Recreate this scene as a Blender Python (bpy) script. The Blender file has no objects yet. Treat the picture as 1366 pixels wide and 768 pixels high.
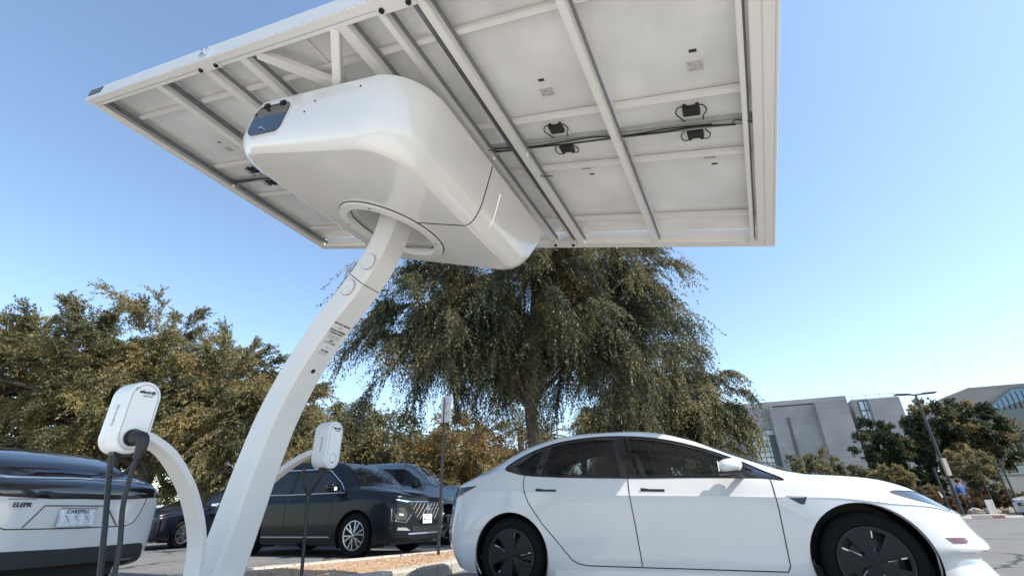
import bpy, bmesh, math, random
import numpy as np
from mathutils import Vector, Matrix
from mathutils.bvhtree import BVHTree
R_ = math.radians
sc = bpy.context.scene
col = sc.collection

# ------------------------------------------------------------ camera, sky, sun, exposure
CAM_H = 0.7136
PITCH, ROLL = 0.44903660, -0.02041727
F_PX = 617.435
cam_d = bpy.data.cameras.new('camera'); cam = bpy.data.objects.new('camera', cam_d); col.objects.link(cam)
cp_, sp_ = math.cos(PITCH), math.sin(PITCH)
_R0 = Vector((1, 0, 0)); _U0 = Vector((0, -sp_, cp_)); CF = Vector((0, cp_, sp_))
CR = math.cos(ROLL)*_R0 + math.sin(ROLL)*_U0
CU = -math.sin(ROLL)*_R0 + math.cos(ROLL)*_U0
CAMP = Vector((0, 0, CAM_H))
cam.matrix_world = Matrix(((CR.x, CU.x, -CF.x, 0), (CR.y, CU.y, -CF.y, 0), (CR.z, CU.z, -CF.z, CAM_H), (0, 0, 0, 1)))
cam_d.sensor_width = 36; cam_d.lens = F_PX/1366*36; cam_d.clip_end = 3000; cam_d.clip_start = 0.05
sc.camera = cam

SUN = Vector((0.575, -0.24, 0.79)).normalized()
wd = bpy.data.worlds.new('World'); sc.world = wd; wd.use_nodes = True
nt = wd.node_tree; bg = nt.nodes['Background']
sky = nt.nodes.new('ShaderNodeTexSky'); sky.sky_type = 'NISHITA'; sky.sun_disc = False
sky.sun_elevation = math.asin(SUN.z); sky.sun_rotation = math.atan2(SUN.x, SUN.y)
sky.air_density = 1.0; sky.dust_density = 0.5; sky.ozone_density = 0.6
hs = nt.nodes.new('ShaderNodeHueSaturation'); hs.inputs['Hue'].default_value = .496; hs.inputs['Saturation'].default_value = 1.0
nt.links.new(sky.outputs[0], hs.inputs['Color']); nt.links.new(hs.outputs[0], bg.inputs[0]); bg.inputs[1].default_value = 0.15
sl = bpy.data.lights.new('sun', 'SUN'); sl.energy = 3.8; sl.angle = R_(0.5); sl.color = (1, 0.915, 0.78)
so = bpy.data.objects.new('sun', sl); col.objects.link(so)
so.rotation_euler = SUN.to_track_quat('Z', 'Y').to_euler()
sc.view_settings.view_transform = 'Standard'; sc.view_settings.look = 'None'
sc.view_settings.gamma = 1; sc.view_settings.exposure = 0.92
try:
    sc.cycles.max_bounces = 10; sc.cycles.transparent_max_bounces = 12
except Exception: pass

def ray(px, py):
    return (px-683)*CR - (py-384)*CU + F_PX*CF
def at_y(px, py, y):                    # real point seen at that pixel, y metres ahead
    d = ray(px, py); return CAMP + d*(y/d.y)
def at_plane(px, py, p0, n):
    d = ray(px, py); return CAMP + d*((Vector(p0)-CAMP).dot(n)/d.dot(n))

# ------------------------------------------------------------ materials
MATS = {}
def mat(name, colr, rough=0.5, metal=0.0, coat=0.0, noise=0.0, nscale=8.0, bump=0.0, bscale=60.0, spec=0.5, trans=0.0, alt=None, emis=None):
    if name in MATS: return MATS[name]
    m = bpy.data.materials.new(name); m.use_nodes = True; n = m.node_tree; b = n.nodes['Principled BSDF']
    b.inputs['Base Color'].default_value = (*colr, 1); b.inputs['Roughness'].default_value = rough
    b.inputs['Metallic'].default_value = metal; b.inputs['Coat Weight'].default_value = coat
    b.inputs['Coat Roughness'].default_value = 0.04
    b.inputs['Specular IOR Level'].default_value = spec
    tc = n.nodes.new('ShaderNodeTexCoord')
    if noise > 0 or alt:
        t = n.nodes.new('ShaderNodeTexNoise'); t.inputs['Scale'].default_value = nscale; t.inputs['Detail'].default_value = 8; t.inputs['Roughness'].default_value = .65
        n.links.new(tc.outputs['Object'], t.inputs['Vector'])
        r = n.nodes.new('ShaderNodeValToRGB'); r.color_ramp.elements[0].position = .32; r.color_ramp.elements[1].position = .7
        a = alt if alt else tuple(c*(1-noise) for c in colr)
        r.color_ramp.elements[0].color = (*a, 1); r.color_ramp.elements[1].color = (*tuple(min(1, c*(1+noise*.3)) for c in colr), 1)
        n.links.new(t.outputs[0], r.inputs[0]); n.links.new(r.outputs[0], b.inputs['Base Color'])
    if bump > 0:
        t2 = n.nodes.new('ShaderNodeTexNoise'); t2.inputs['Scale'].default_value = bscale; t2.inputs['Detail'].default_value = 6
        n.links.new(tc.outputs['Object'], t2.inputs['Vector'])
        bp = n.nodes.new('ShaderNodeBump'); bp.inputs['Strength'].default_value = bump; bp.inputs['Distance'].default_value = .01
        n.links.new(t2.outputs[0], bp.inputs['Height']); n.links.new(bp.outputs[0], b.inputs['Normal'])
    MATS[name] = m; return m
def leafmat(name, c1, c2, tr=0.35, rough=.6):
    if name in MATS: return MATS[name]
    m = bpy.data.materials.new(name); m.use_nodes = True; n = m.node_tree; b = n.nodes['Principled BSDF']; out = n.nodes['Material Output']
    g = n.nodes.new('ShaderNodeNewGeometry'); r = n.nodes.new('ShaderNodeValToRGB')
    r.color_ramp.elements[0].color = (*c1, 1); r.color_ramp.elements[1].color = (*c2, 1)
    n.links.new(g.outputs['Random Per Island'], r.inputs[0])
    tc = n.nodes.new('ShaderNodeTexCoord'); t = n.nodes.new('ShaderNodeTexNoise'); t.inputs['Scale'].default_value = .9; t.inputs['Detail'].default_value = 3
    n.links.new(tc.outputs['Object'], t.inputs['Vector'])
    mx = n.nodes.new('ShaderNodeMix'); mx.data_type = 'RGBA'; mx.blend_type = 'MULTIPLY'; mx.inputs[0].default_value = 1
    rr = n.nodes.new('ShaderNodeValToRGB'); rr.color_ramp.elements[0].position = .35; rr.color_ramp.elements[1].position = .65
    rr.color_ramp.elements[0].color = (.62, .68, .7, 1); rr.color_ramp.elements[1].color = (1.1, 1.02, .85, 1)
    n.links.new(t.outputs[0], rr.inputs[0]); n.links.new(r.outputs[0], mx.inputs[6]); n.links.new(rr.outputs[0], mx.inputs[7])
    n.links.new(mx.outputs[2], b.inputs['Base Color']); b.inputs['Roughness'].default_value = rough; b.inputs['Specular IOR Level'].default_value = .2
    tl = n.nodes.new('ShaderNodeBsdfTranslucent'); n.links.new(mx.outputs[2], tl.inputs[0])
    ms = n.nodes.new('ShaderNodeMixShader'); ms.inputs[0].default_value = tr
    n.links.new(b.outputs[0], ms.inputs[1]); n.links.new(tl.outputs[0], ms.inputs[2]); n.links.new(ms.outputs[0], out.inputs[0])
    MATS[name] = m; return m
def glassmat(name, tint, rough=.02, opac=.5, ior=1.5):
    if name in MATS: return MATS[name]
    m = bpy.data.materials.new(name); m.use_nodes = True; n = m.node_tree; out = n.nodes['Material Output']; n.nodes.remove(n.nodes['Principled BSDF'])
    tr = n.nodes.new('ShaderNodeBsdfTransparent'); tr.inputs[0].default_value = (*tint, 1)
    gl = n.nodes.new('ShaderNodeBsdfGlossy'); gl.inputs['Roughness'].default_value = rough
    df = n.nodes.new('ShaderNodeBsdfDiffuse'); df.inputs[0].default_value = (.02, .022, .025, 1)
    mm = n.nodes.new('ShaderNodeMixShader'); mm.inputs[0].default_value = opac
    n.links.new(tr.outputs[0], mm.inputs[1]); n.links.new(df.outputs[0], mm.inputs[2])
    fr = n.nodes.new('ShaderNodeFresnel'); fr.inputs[0].default_value = ior
    ms = n.nodes.new('ShaderNodeMixShader'); n.links.new(fr.outputs[0], ms.inputs[0])
    n.links.new(mm.outputs[0], ms.inputs[1]); n.links.new(gl.outputs[0], ms.inputs[2]); n.links.new(ms.outputs[0], out.inputs[0])
    MATS[name] = m; return m

W_PAINT = mat('white_powdercoat', (.76, .745, .72), .38, noise=.035, nscale=3, bump=.05, bscale=200)
W_FIBRE = mat('white_fibreglass', (.80, .78, .75), .2, coat=.5, noise=.05, nscale=1.3, bump=.03, bscale=9)
W_CAR = mat('white_car_paint', (.62, .625, .635), .22, coat=1.0, noise=.05, nscale=1.5)
BLACK_CAR = mat('black_car_paint', (.004, .006, .010), .28, coat=.22, spec=.2)
BLUE_CAR = mat('blue_grey_car_paint', (.20, .255, .31), .3, metal=.2, coat=1.0)
DARK_CAR = mat('dark_blue_car_paint', (.006, .008, .016), .28, coat=.35, spec=.3)
BLK = mat('black_plastic', (.012, .013, .014), .45, bump=.05, bscale=300)
CLAD = mat('dark_grey_cladding', (.018, .021, .025), .55, noise=.2, nscale=6, bump=.08, bscale=250)
RUB = mat('tyre_rubber', (.006, .006, .007), .85, spec=.2, noise=.3, nscale=20, bump=.15, bscale=120)
GBLK = mat('gloss_black', (.008, .009, .011), .08, coat=1.0)
CHROME = mat('chrome', (.75, .76, .78), .12, metal=1.0)
ALLOY = mat('alloy_silver', (.55, .56, .58), .28, metal=.9, noise=.1, nscale=12)
GUNM = mat('aero_cover_grey', (.014, .015, .017), .5, spec=.25, metal=.0, noise=.15, nscale=10)
GLASS = glassmat('tinted_car_glass', (.62, .66, .68), opac=.26)
GLASS_W = glassmat('windscreen_glass', (.5, .55, .58), opac=.35, ior=2.1)
GLASS_D = glassmat('dark_car_glass', (.25, .28, .30), opac=.72)
SEAT = mat('black_seat_leather', (.018, .018, .02), .55, bump=.1, bscale=60)
GALV = mat('galvanised_steel', (.22, .23, .24), .42, metal=.7, noise=.3, nscale=15, bump=.05)
DKSTEEL = mat('dark_steel', (.06, .065, .07), .45, metal=.5, noise=.3, nscale=12)
INK = mat('black_ink', (.02, .02, .022), .6)
GREYINK = mat('grey_ink', (.35, .35, .35), .6)
LABEL = mat('pale_label_paper', (.5, .49, .47), .6)
WHITE = mat('white_plastic', (.78, .78, .77), .35, noise=.03, nscale=5)
RED = mat('red_lamp_plastic', (.5, .02, .015), .15, coat=1)
LAMPG = mat('clear_lamp_glass', (.03, .033, .036), .25, metal=.0, coat=.4)
AMBER = mat('smoked_amber_lens', (.14, .045, .035), .12, coat=1)

# ------------------------------------------------------------ object helpers
def tag(o, label=None, cat=None, group=None, kind=None):
    if label: o['label'] = label
    if cat: o['category'] = cat
    if group: o['group'] = group
    if kind: o['kind'] = kind
    return o
def thing(name, loc, label, cat, rotz=0, group=None):
    o = bpy.data.objects.new(name, None); col.objects.link(o); o.empty_display_size = .2
    o.location = loc; o.rotation_euler = (0, 0, rotz)
    o.matrix_basis = Matrix.Translation(Vector(loc)) @ Matrix.Rotation(rotz, 4, 'Z')
    return tag(o, label, cat, group)
def root_matrix(o):
    m = o.matrix_basis.copy()
    while o.parent: o = o.parent; m = o.matrix_basis @ m
    return m
class MB:
    """collects shapes as one mesh"""
    def __init__(s): s.v = []; s.f = []; s.m = []
    def add(s, vs, fs, mi=0):
        b = len(s.v); s.v += [tuple(v) for v in vs]; s.f += [tuple(b+i for i in f) for f in fs]; s.m += [mi]*len(fs)
    def box(s, c, ax, ay, az, mi=0):            # centre + three half-axis vectors
        c, ax, ay, az = map(Vector, (c, ax, ay, az))
        vs = [c+i*ax+j*ay+k*az for i in (-1, 1) for j in (-1, 1) for k in (-1, 1)]
        fs = [(0, 1, 3, 2), (4, 6, 7, 5), (0, 4, 5, 1), (2, 3, 7, 6), (0, 2, 6, 4), (1, 5, 7, 3)]
        s.add(vs, fs, mi)
    def abox(s, x0, x1, y0, y1, z0, z1, mi=0):
        s.box(((x0+x1)/2, (y0+y1)/2, (z0+z1)/2), ((x1-x0)/2, 0, 0), (0, (y1-y0)/2, 0), (0, 0, (z1-z0)/2), mi)
    def beam(s, a, b, w, h, up=(0, 0, 1), mi=0):
        a, b, up = Vector(a), Vector(b), Vector(up); d = (b-a); dn = d.normalized()
        sd = dn.cross(up).normalized(); u2 = sd.cross(dn).normalized()
        s.box((a+b)/2, d/2, sd*w/2, u2*h/2, mi)
    def tube(s, pts, r, seg=8, mi=0, cap=True):
        pts = [Vector(p) for p in pts]; n = len(pts)
        if not hasattr(r, '__len__'): r = [r]*n
        rings = []; prev = None
        for i, p in enumerate(pts):
            t = (pts[min(i+1, n-1)]-pts[max(i-1, 0)])
            if t.length < 1e-9: t = Vector((0, 0, 1))
            t.normalize()
            if prev is None:
                u = t.orthogonal().normalized()
            else:
                u = prev - t*prev.dot(t)
                if u.length < 1e-6: u = t.orthogonal()
                u.normalize()
            prev = u; w = t.cross(u)
            rings.append([p+(u*math.cos(2*math.pi*k/seg)+w*math.sin(2*math.pi*k/seg))*r[i] for k in range(seg)])
        vs = [v for q in rings for v in q]; fs = []
        for i in range(n-1):
            for k in range(seg):
                k2 = (k+1) % seg; fs.append((i*seg+k, i*seg+k2, (i+1)*seg+k2, (i+1)*seg+k))
        if cap: fs.append(tuple(range(seg))[::-1]); fs.append(tuple((n-1)*seg+k for k in range(seg)))
        s.add(vs, fs, mi)
    def cyl(s, c, axis, r, h, seg=24, mi=0):
        c, axis = Vector(c), Vector(axis).normalized(); s.tube([c-axis*h/2, c+axis*h/2], r, seg, mi)
    def lathe(s, c, axis, prof, seg=48, mi=0, closed=False):   # prof: (radius, offset along axis)
        c, axis = Vector(c), Vector(axis).normalized(); u = axis.orthogonal().normalized(); w = axis.cross(u)
        n = len(prof); vs = []
        for (r, h) in prof:
            vs += [c+axis*h+(u*math.cos(2*math.pi*k/seg)+w*math.sin(2*math.pi*k/seg))*r for k in range(seg)]
        fs = []
        for i in range(n if closed else n-1):
            i2 = (i+1) % n
            for k in range(seg):
                k2 = (k+1) % seg; fs.append((i*seg+k, i*seg+k2, i2*seg+k2, i2*seg+k))
        s.add(vs, fs, mi)
    def prism(s, poly, axis_vec, mi=0):         # closed planar 3d polygon, extruded
        a = Vector(axis_vec); n = len(poly); vs = [Vector(p) for p in poly]+[Vector(p)+a for p in poly]
        fs = [tuple(range(n))[::-1], tuple(range(n, 2*n))]+[(i, (i+1) % n, n+(i+1) % n, n+i) for i in range(n)]
        s.add(vs, fs, mi)
    def build(s, name, mats, parent=None, smooth=False, world=True, bevel=0, angle=35):
        me = bpy.data.meshes.new(name)
        vs = s.v
        if parent is not None and world:
            inv = root_matrix(parent).inverted(); vs = [inv @ Vector(v) for v in s.v]
        me.from_pydata([tuple(v) for v in vs], [], s.f)
        if not isinstance(mats, (list, tuple)): mats = [mats]
        for m in mats: me.materials.append(m)
        if any(s.m): me.polygons.foreach_set('material_index', s.m)
        bm = bmesh.new(); bm.from_mesh(me); bmesh.ops.recalc_face_normals(bm, faces=bm.faces)
        if bevel: bmesh.ops.bevel(bm, geom=[e for e in bm.edges if len(e.link_faces) == 2 and e.calc_face_angle() > .5], offset=bevel, segments=2, affect='EDGES', clamp_overlap=True)
        bm.to_mesh(me); bm.free()
        if smooth:
            me.polygons.foreach_set('use_smooth', [True]*len(me.polygons)); me.set_sharp_from_angle(angle=R_(angle))
        o = bpy.data.objects.new(name, me); col.objects.link(o)
        if parent is not None: o.parent = parent
        return o
def text_mesh(body, size, mtx, name, m, parent, depth=.0008, bold=0.0, shear=0.0, sx=1.0):
    cu = bpy.data.curves.new(name, 'FONT'); cu.body = body; cu.size = size; cu.align_x = 'CENTER'; cu.align_y = 'CENTER'
    cu.extrude = depth; cu.offset = bold; cu.shear = shear; cu.resolution_u = 2
    t = bpy.data.objects.new(name, cu); dg = bpy.context.evaluated_depsgraph_get()
    me = bpy.data.meshes.new_from_object(t)
    bpy.data.objects.remove(t); bpy.data.curves.remove(cu)
    M = root_matrix(parent).inverted() @ mtx @ Matrix.Diagonal((sx, 1, 1, 1)); me.transform(M); me.materials.clear(); me.materials.append(m)
    o = bpy.data.objects.new(name, me); col.objects.link(o); o.parent = parent
    return o
def frame_m(o, x, y):
    x = Vector(x).normalized(); z = x.cross(Vector(y)).normalized(); y = z.cross(x)
    return Matrix(((x.x, y.x, z.x, o[0]), (x.y, y.y, z.y, o[1]), (x.z, y.z, z.z, o[2]), (0, 0, 0, 1)))
def crom(pts, t):                               # catmull-rom through rows of numpy points, t in [0,n-1]
    n = len(pts); i = min(int(t), n-2); u = t-i
    p1, p2 = pts[i], pts[i+1]
    p0 = pts[i-1] if i > 0 else 2*p1-p2
    p3 = pts[i+2] if i+2 < n else 2*p2-p1
    return .5*((2*p1)+(-p0+p2)*u+(2*p0-5*p1+4*p2-p3)*u*u+(-p0+3*p1-3*p2+p3)*u**3)
def spline(pts, n=12):
    P = [np.array(p, float) for p in pts]; return [Vector(crom(P, t)) for t in np.linspace(0, len(P)-1, (len(P)-1)*n+1)]
# ------------------------------------------------------------ ground
def ground_mat(name, c1, c2, scale, bumps, rough=.9, cracks=False, speck=None):
    m = bpy.data.materials.new(name); m.use_nodes = True; n = m.node_tree; b = n.nodes['Principled BSDF']; b.inputs['Roughness'].default_value = rough; b.inputs['Specular IOR Level'].default_value = .3
    tc = n.nodes.new('ShaderNodeTexCoord')
    t = n.nodes.new('ShaderNodeTexNoise'); t.inputs['Scale'].default_value = scale; t.inputs['Detail'].default_value = 12; t.inputs['Roughness'].default_value = .7; n.links.new(tc.outputs['Object'], t.inputs[0])
    r = n.nodes.new('ShaderNodeValToRGB'); r.color_ramp.elements[0].position = .3; r.color_ramp.elements[1].position = .7
    r.color_ramp.elements[0].color = (*c1, 1); r.color_ramp.elements[1].color = (*c2, 1); n.links.new(t.outputs[0], r.inputs[0])
    t2 = n.nodes.new('ShaderNodeTexNoise'); t2.inputs['Scale'].default_value = bumps; t2.inputs['Detail'].default_value = 8; n.links.new(tc.outputs['Object'], t2.inputs[0])
    mx = n.nodes.new('ShaderNodeMix'); mx.data_type = 'RGBA'; mx.blend_type = 'MULTIPLY'; mx.inputs[0].default_value = .7
    r2 = n.nodes.new('ShaderNodeValToRGB'); r2.color_ramp.elements[0].position = .35; r2.color_ramp.elements[1].position = .6; r2.color_ramp.elements[0].color = (.45, .45, .45, 1); r2.color_ramp.elements[1].color = (1.15, 1.15, 1.15, 1)
    n.links.new(t2.outputs[0], r2.inputs[0]); n.links.new(r.outputs[0], mx.inputs[6]); n.links.new(r2.outputs[0], mx.inputs[7])
    last = mx.outputs[2]
    if cracks:
        v = n.nodes.new('ShaderNodeTexVoronoi'); v.feature = 'DISTANCE_TO_EDGE'; v.inputs['Scale'].default_value = .35
        wn = n.nodes.new('ShaderNodeTexNoise'); wn.inputs['Scale'].default_value = 1.5; wn.inputs['Detail'].default_value = 6; n.links.new(tc.outputs['Object'], wn.inputs[0])
        mm = n.nodes.new('ShaderNodeMix'); mm.data_type = 'VECTOR'; mm.inputs[0].default_value = .35; n.links.new(tc.outputs['Object'], mm.inputs[4]); n.links.new(wn.outputs[1], mm.inputs[5]); n.links.new(mm.outputs[1], v.inputs[0])
        rc = n.nodes.new('ShaderNodeValToRGB'); rc.color_ramp.elements[0].position = .004; rc.color_ramp.elements[1].position = .011; rc.color_ramp.elements[0].color = (.3, .3, .3, 1); n.links.new(v.outputs[0], rc.inputs[0])
        m2 = n.nodes.new('ShaderNodeMix'); m2.data_type = 'RGBA'; m2.blend_type = 'MULTIPLY'; m2.inputs[0].default_value = 1; n.links.new(last, m2.inputs[6]); n.links.new(rc.outputs[0], m2.inputs[7]); last = m2.outputs[2]
    n.links.new(last, b.inputs['Base Color'])
    bp = n.nodes.new('ShaderNodeBump'); bp.inputs['Strength'].default_value = .5; bp.inputs['Distance'].default_value = .02; n.links.new(t2.outputs[0], bp.inputs['Height']); n.links.new(bp.outputs[0], b.inputs['Normal'])
    return m
ASPH = ground_mat('worn_asphalt', (.15, .15, .155), (.21, .208, .205), 1.1, 90, .9, True)
DRY = ground_mat('dry_ground', (.14, .11, .08), (.22, .18, .13), .6, 20)
MULCH = ground_mat('orange_soil', (.34, .22, .135), (.54, .39, .27), 3.5, 45)
CONC2 = ground_mat('bounce_concrete', (.58, .55, .50), (.67, .64, .58), 1.5, 60)  # pale mix for the unseen bounce slab
CONC = ground_mat('kerb_concrete', (.40, .38, .35), (.52, .50, .46), 4, 70)
def sheet(name, poly, z, m, kind='structure'):
    b = MB(); b.add([(x, y, z) for x, y in poly], [tuple(range(len(poly)))]); o = b.build(name, [m]); tag(o, kind=kind); return o
mb = MB(); mb.add([(-1500, -900, -.03), (1500, -900, -.03), (1500, 1500, -.03), (-1500, 1500, -.03)], [(0, 1, 2, 3)]); tag(mb.build('ground', [DRY]), kind='structure')
sheet('parking_lot', [(-45, -25), (60, -25), (60, 25.3), (14, 27.2), (-45, 34)], 0, ASPH)
sheet('bounce_apron', [(-9, -14), (3.2, -14), (3.2, 1.0), (.2, 3.4), (-2.2, 3.7), (-9, 3.7)], .004, CONC2)  # unseen slab, added to bounce light up under the canopy
# planted island with kerbs
def kerb(name, path, w, h, mats, closed=False):
    b = MB(); L = [Vector((*p, 0)) for p in path]; n = len(L)
    for i in range(n-1):
        d = (L[i+1]-L[i]); ln = d.length; dn = d.normalized(); sd = Vector((-dn.y, dn.x, 0)); k = max(1, round(ln/2.6))
        for j in range(k):
            a = L[i]+d*(j/k)+dn*.004; e = L[i]+d*((j+1)/k)-dn*.004
            prof = [(-w/2, 0), (-w/2, h*.8), (-w/2+.02, h), (w/2-.02, h), (w/2, h*.8), (w/2, 0)]
            vs = [a+sd*x+Vector((0, 0, z)) for x, z in prof]+[e+sd*x+Vector((0, 0, z)) for x, z in prof]; m = len(prof)
            b.add(vs, [(q, (q+1) % m, m+(q+1) % m, m+q) for q in range(m)]+[tuple(range(m)), tuple(range(m, 2*m))])
    o = b.build(name, mats); tag(o, kind='structure'); return o
# kerb-top line seen from the lens: left edge and right edge of the island
FL = [(-5.6, 4.7), (-4.55, 5.75), (-3.48, 6.9), (-2.35, 8.1), (-1.2, 9.35), (.2, 10.95), (1.8, 12.8)]
NR = [(-3.2, 4.2), (-2.2, 5.2), (-1.50, 6.0), (-1.02, 6.75), (-.78, 7.6), (-.3, 8.7), (1.1, 10.6), (3.4, 13.4)]
sh = MB(); rnd = random.Random(2)
poly = FL+NR[::-1]
isl = bmesh.new()
def lerp2(L, t): 
    p = crom([np.array(q, float) for q in L], t*(len(L)-1)); return p
NI, NJ = 120, 26; vs = []
for i in range(NI+1):
    a = lerp2(FL, i/NI); b = lerp2(NR, i/NI)
    for j in range(NJ+1):
        p = a+(b-a)*(j/NJ); e = min(j, NJ-j)/NJ
        z = .075+.05*min(1, e*4)+rnd.uniform(-.012, .012)
        vs.append((p[0], p[1], z))
sh.add(vs, [(i*(NJ+1)+j, i*(NJ+1)+j+1, (i+1)*(NJ+1)+j+1, (i+1)*(NJ+1)+j) for i in range(NI) for j in range(NJ)])
tag(sh.build('soil_bed', [MULCH], smooth=True, angle=60), kind='structure')
def dens(L, n=18): return [tuple(lerp2(L, t)) for t in np.linspace(0, 1, n)]
kerb('kerb', dens(FL), .16, .12, [CONC]); kerb('kerb', dens(NR), .18, .14, [CONC])
# wood chips and dry leaves scattered on the soil
b = MB(); rnd = random.Random(8); LEAFD = mat('dry_litter', (.22, .12, .06), .9, noise=.5, nscale=3)
for k in range(2600):
    t = rnd.random()**1.3*.85; a = lerp2(FL, t); c = lerp2(NR, t); p = a+(c-a)*rnd.uniform(.08, .92); s = rnd.uniform(.006, .02); an = rnd.uniform(0, 6.3)
    d = Vector((math.cos(an), math.sin(an), rnd.uniform(-.3, .5)))*s; e = Vector((-math.sin(an), math.cos(an), rnd.uniform(-.4, .4)))*s*.45
    q = Vector((p[0], p[1], .135+rnd.uniform(-.005, .015)))
    b.add([q-d, q-e, q+d, q+e], [(0, 1, 2, 3)])
tag(b.build('leaf_litter', [LEAFD]), kind='stuff')
# ------------------------------------------------------------ solar charging canopy
E1 = Vector((0.87990041, -0.40188681, -0.25350002)); EN = Vector((0.24122622, -0.0818213, 0.96701354)).normalized()
E1 = (E1 - EN*E1.dot(EN)).normalized(); E2 = EN.cross(E1)
CO = Vector((-3.26760575, 6.88368127, 4.88254678))
E1H = Vector((0.90961256, -0.41545758, 0)); E2H = Vector((0.41545758, 0.90961256, 0))
C0 = Vector((-1.25, 3.95, 0))
SK = .029; E2S = E2 + E1*SK                 # the array is very slightly racked
def cv(u, v, H): return CO + E1*(u+SK*v) + E2*v + EN*(H-2.68)
def cp(s, t, z): return C0 + E1H*s + E2H*t + Vector((0, 0, z))
ST = thing('solar_canopy', cp(-1.38, 0, 0.1), 'tall white solar canopy on one curved column, rounded white housing under its tilted array', 'solar canopy')
def cbox(mb, u0, u1, v0, v1, h0, h1, mi=0):
    mb.box(cv((u0+u1)/2, (v0+v1)/2, (h0+h1)/2), E1*(u1-u0)/2, E2S*(v1-v0)/2, EN*(h1-h0)/2, mi)
# column: tapering box section swept along the arc
cc = [(-1.30, .02, .285), (-1.262, .16, .285), (-1.237, .30, .285), (-1.165, .60, .28), (-1.10, .885, .275), (-1.035, 1.14, .27), (-.925, 1.49, .262), (-.745, 1.86, .252), (-.50, 2.22, .245), (-.23, 2.52, .24), (.0, 2.80, .24), (.14, 3.07, .24), (.21, 3.3, .24), (.24, 3.5, .24)]
pts = spline([(a, b, c) for a, b, c in cc], 5)
def colsec(i, grow=0, cham=.028):
    j = int(i); fr = i-j; p = pts[j] if fr == 0 else pts[j].lerp(pts[j+1], fr); t = (pts[min(j+1, len(pts)-1)]-pts[max(j-1, 0)]) if fr == 0 else (pts[min(j+2, len(pts)-1)]-pts[max(j-1, 0)]); tx, tz = t.x, t.y; L = math.hypot(tx, tz); tx /= L; tz /= L
    nx, nz = -tz, tx                                     # toward the outer (left) side of the curve
    th = p.z+grow; w = .15-.015*i/len(pts)+grow/2; c = cham
    sec = []
    for (a, b) in ((0, -w+c), (c, -w), (th-c, -w), (th, -w+c), (th, w-c), (th-c, w), (c, w), (0, w-c)):
        sec.append(cp(p.x+nx*(a-grow/2), b, p.y+nz*(a-grow/2)))
    return sec
def sweep(mb, ii, grow=0):
    vs = []; fs = []; k = 8
    for i in ii: vs += colsec(i, grow)
    n = len(ii)
    for i in range(n-1):
        for j in range(k): fs.append((i*k+j, i*k+(j+1) % k, (i+1)*k+(j+1) % k, (i+1)*k+j))
    fs.append(tuple(range(k))); fs.append(tuple((n-1)*k+j for j in range(k)))
    mb.add(vs, fs)
jt = min(range(len(pts)), key=lambda i: abs(pts[i].y-2.62))
mb = MB(); sweep(mb, list(range(jt+1))+[jt+.40]); column = mb.build('column', [W_PAINT], ST, smooth=True, angle=22)
mb = MB(); sweep(mb, [jt+.401, jt+.519], -.012); mb.build('column_joint', [DKSTEEL], ST)
mb = MB(); sweep(mb, [jt+.52]+list(range(jt+1, len(pts)))); mb.build('column_neck', [W_PAINT], ST, smooth=True, angle=22)
# round inspection discs, plug hole and stencilling on the column
def disc(s, z, r, off=.0):
    c = cp(s, -.15, z); a = -E2H
    m_ = MB(); m_.lathe(c, a, [(0, -.004), (r+.005, -.004), (r+.005, .002), (r+.002, .002), (r+.002, .0045), (r, .0075), (0, .0075)], 40, 0)
    d = m_.build('access_cap', [W_PAINT], ST, smooth=True)
    m_ = MB(); m_.lathe(c, a, [(r+.0005, .0), (r+.004, .0), (r+.004, .004), (r+.0005, .004)], 40, 0, closed=True); m_.build('rim_gap', [DKSTEEL], d)
    m_ = MB(); m_.cyl(c+a*.008, a, .004, .004, 10); m_.build('screw', [DKSTEEL], d)
def on_face(i, frac_t, side='n'):
    p = pts[i]; t = (pts[i+1]-pts[i-1]); L = math.hypot(t.x, t.y); tx, tz = t.x/L, t.y/L
    tv = E1H*tx+Vector((0, 0, tz)); nv = E1H*tz+Vector((0, 0, -tx))   # nv: outward of the under face
    return cp(p.x, frac_t, p.y), tv, nv
i1 = min(range(len(pts)), key=lambda i: abs(pts[i].y-2.93)); i2 = min(range(len(pts)), key=lambda i: abs(pts[i].y-2.40))
disc(-.048, 2.868, .076); disc(-.262, 2.648, .076)
ih = min(range(len(pts)), key=lambda i: abs(pts[i].y-1.92)); p, tv, nv = on_face(ih, 0)
m_ = MB(); m_.lathe(p+E2H*0, nv, [(.032, .0), (.032, .004), (.022, .004), (.022, .002), (0, .002)], 24, 0); hc = m_.build('hole_collar', [W_PAINT], ST, smooth=True)
m_ = MB(); m_.cyl(p+nv*.003, nv, .022, .004, 20); m_.build('hole', [BLK], hc)
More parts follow.
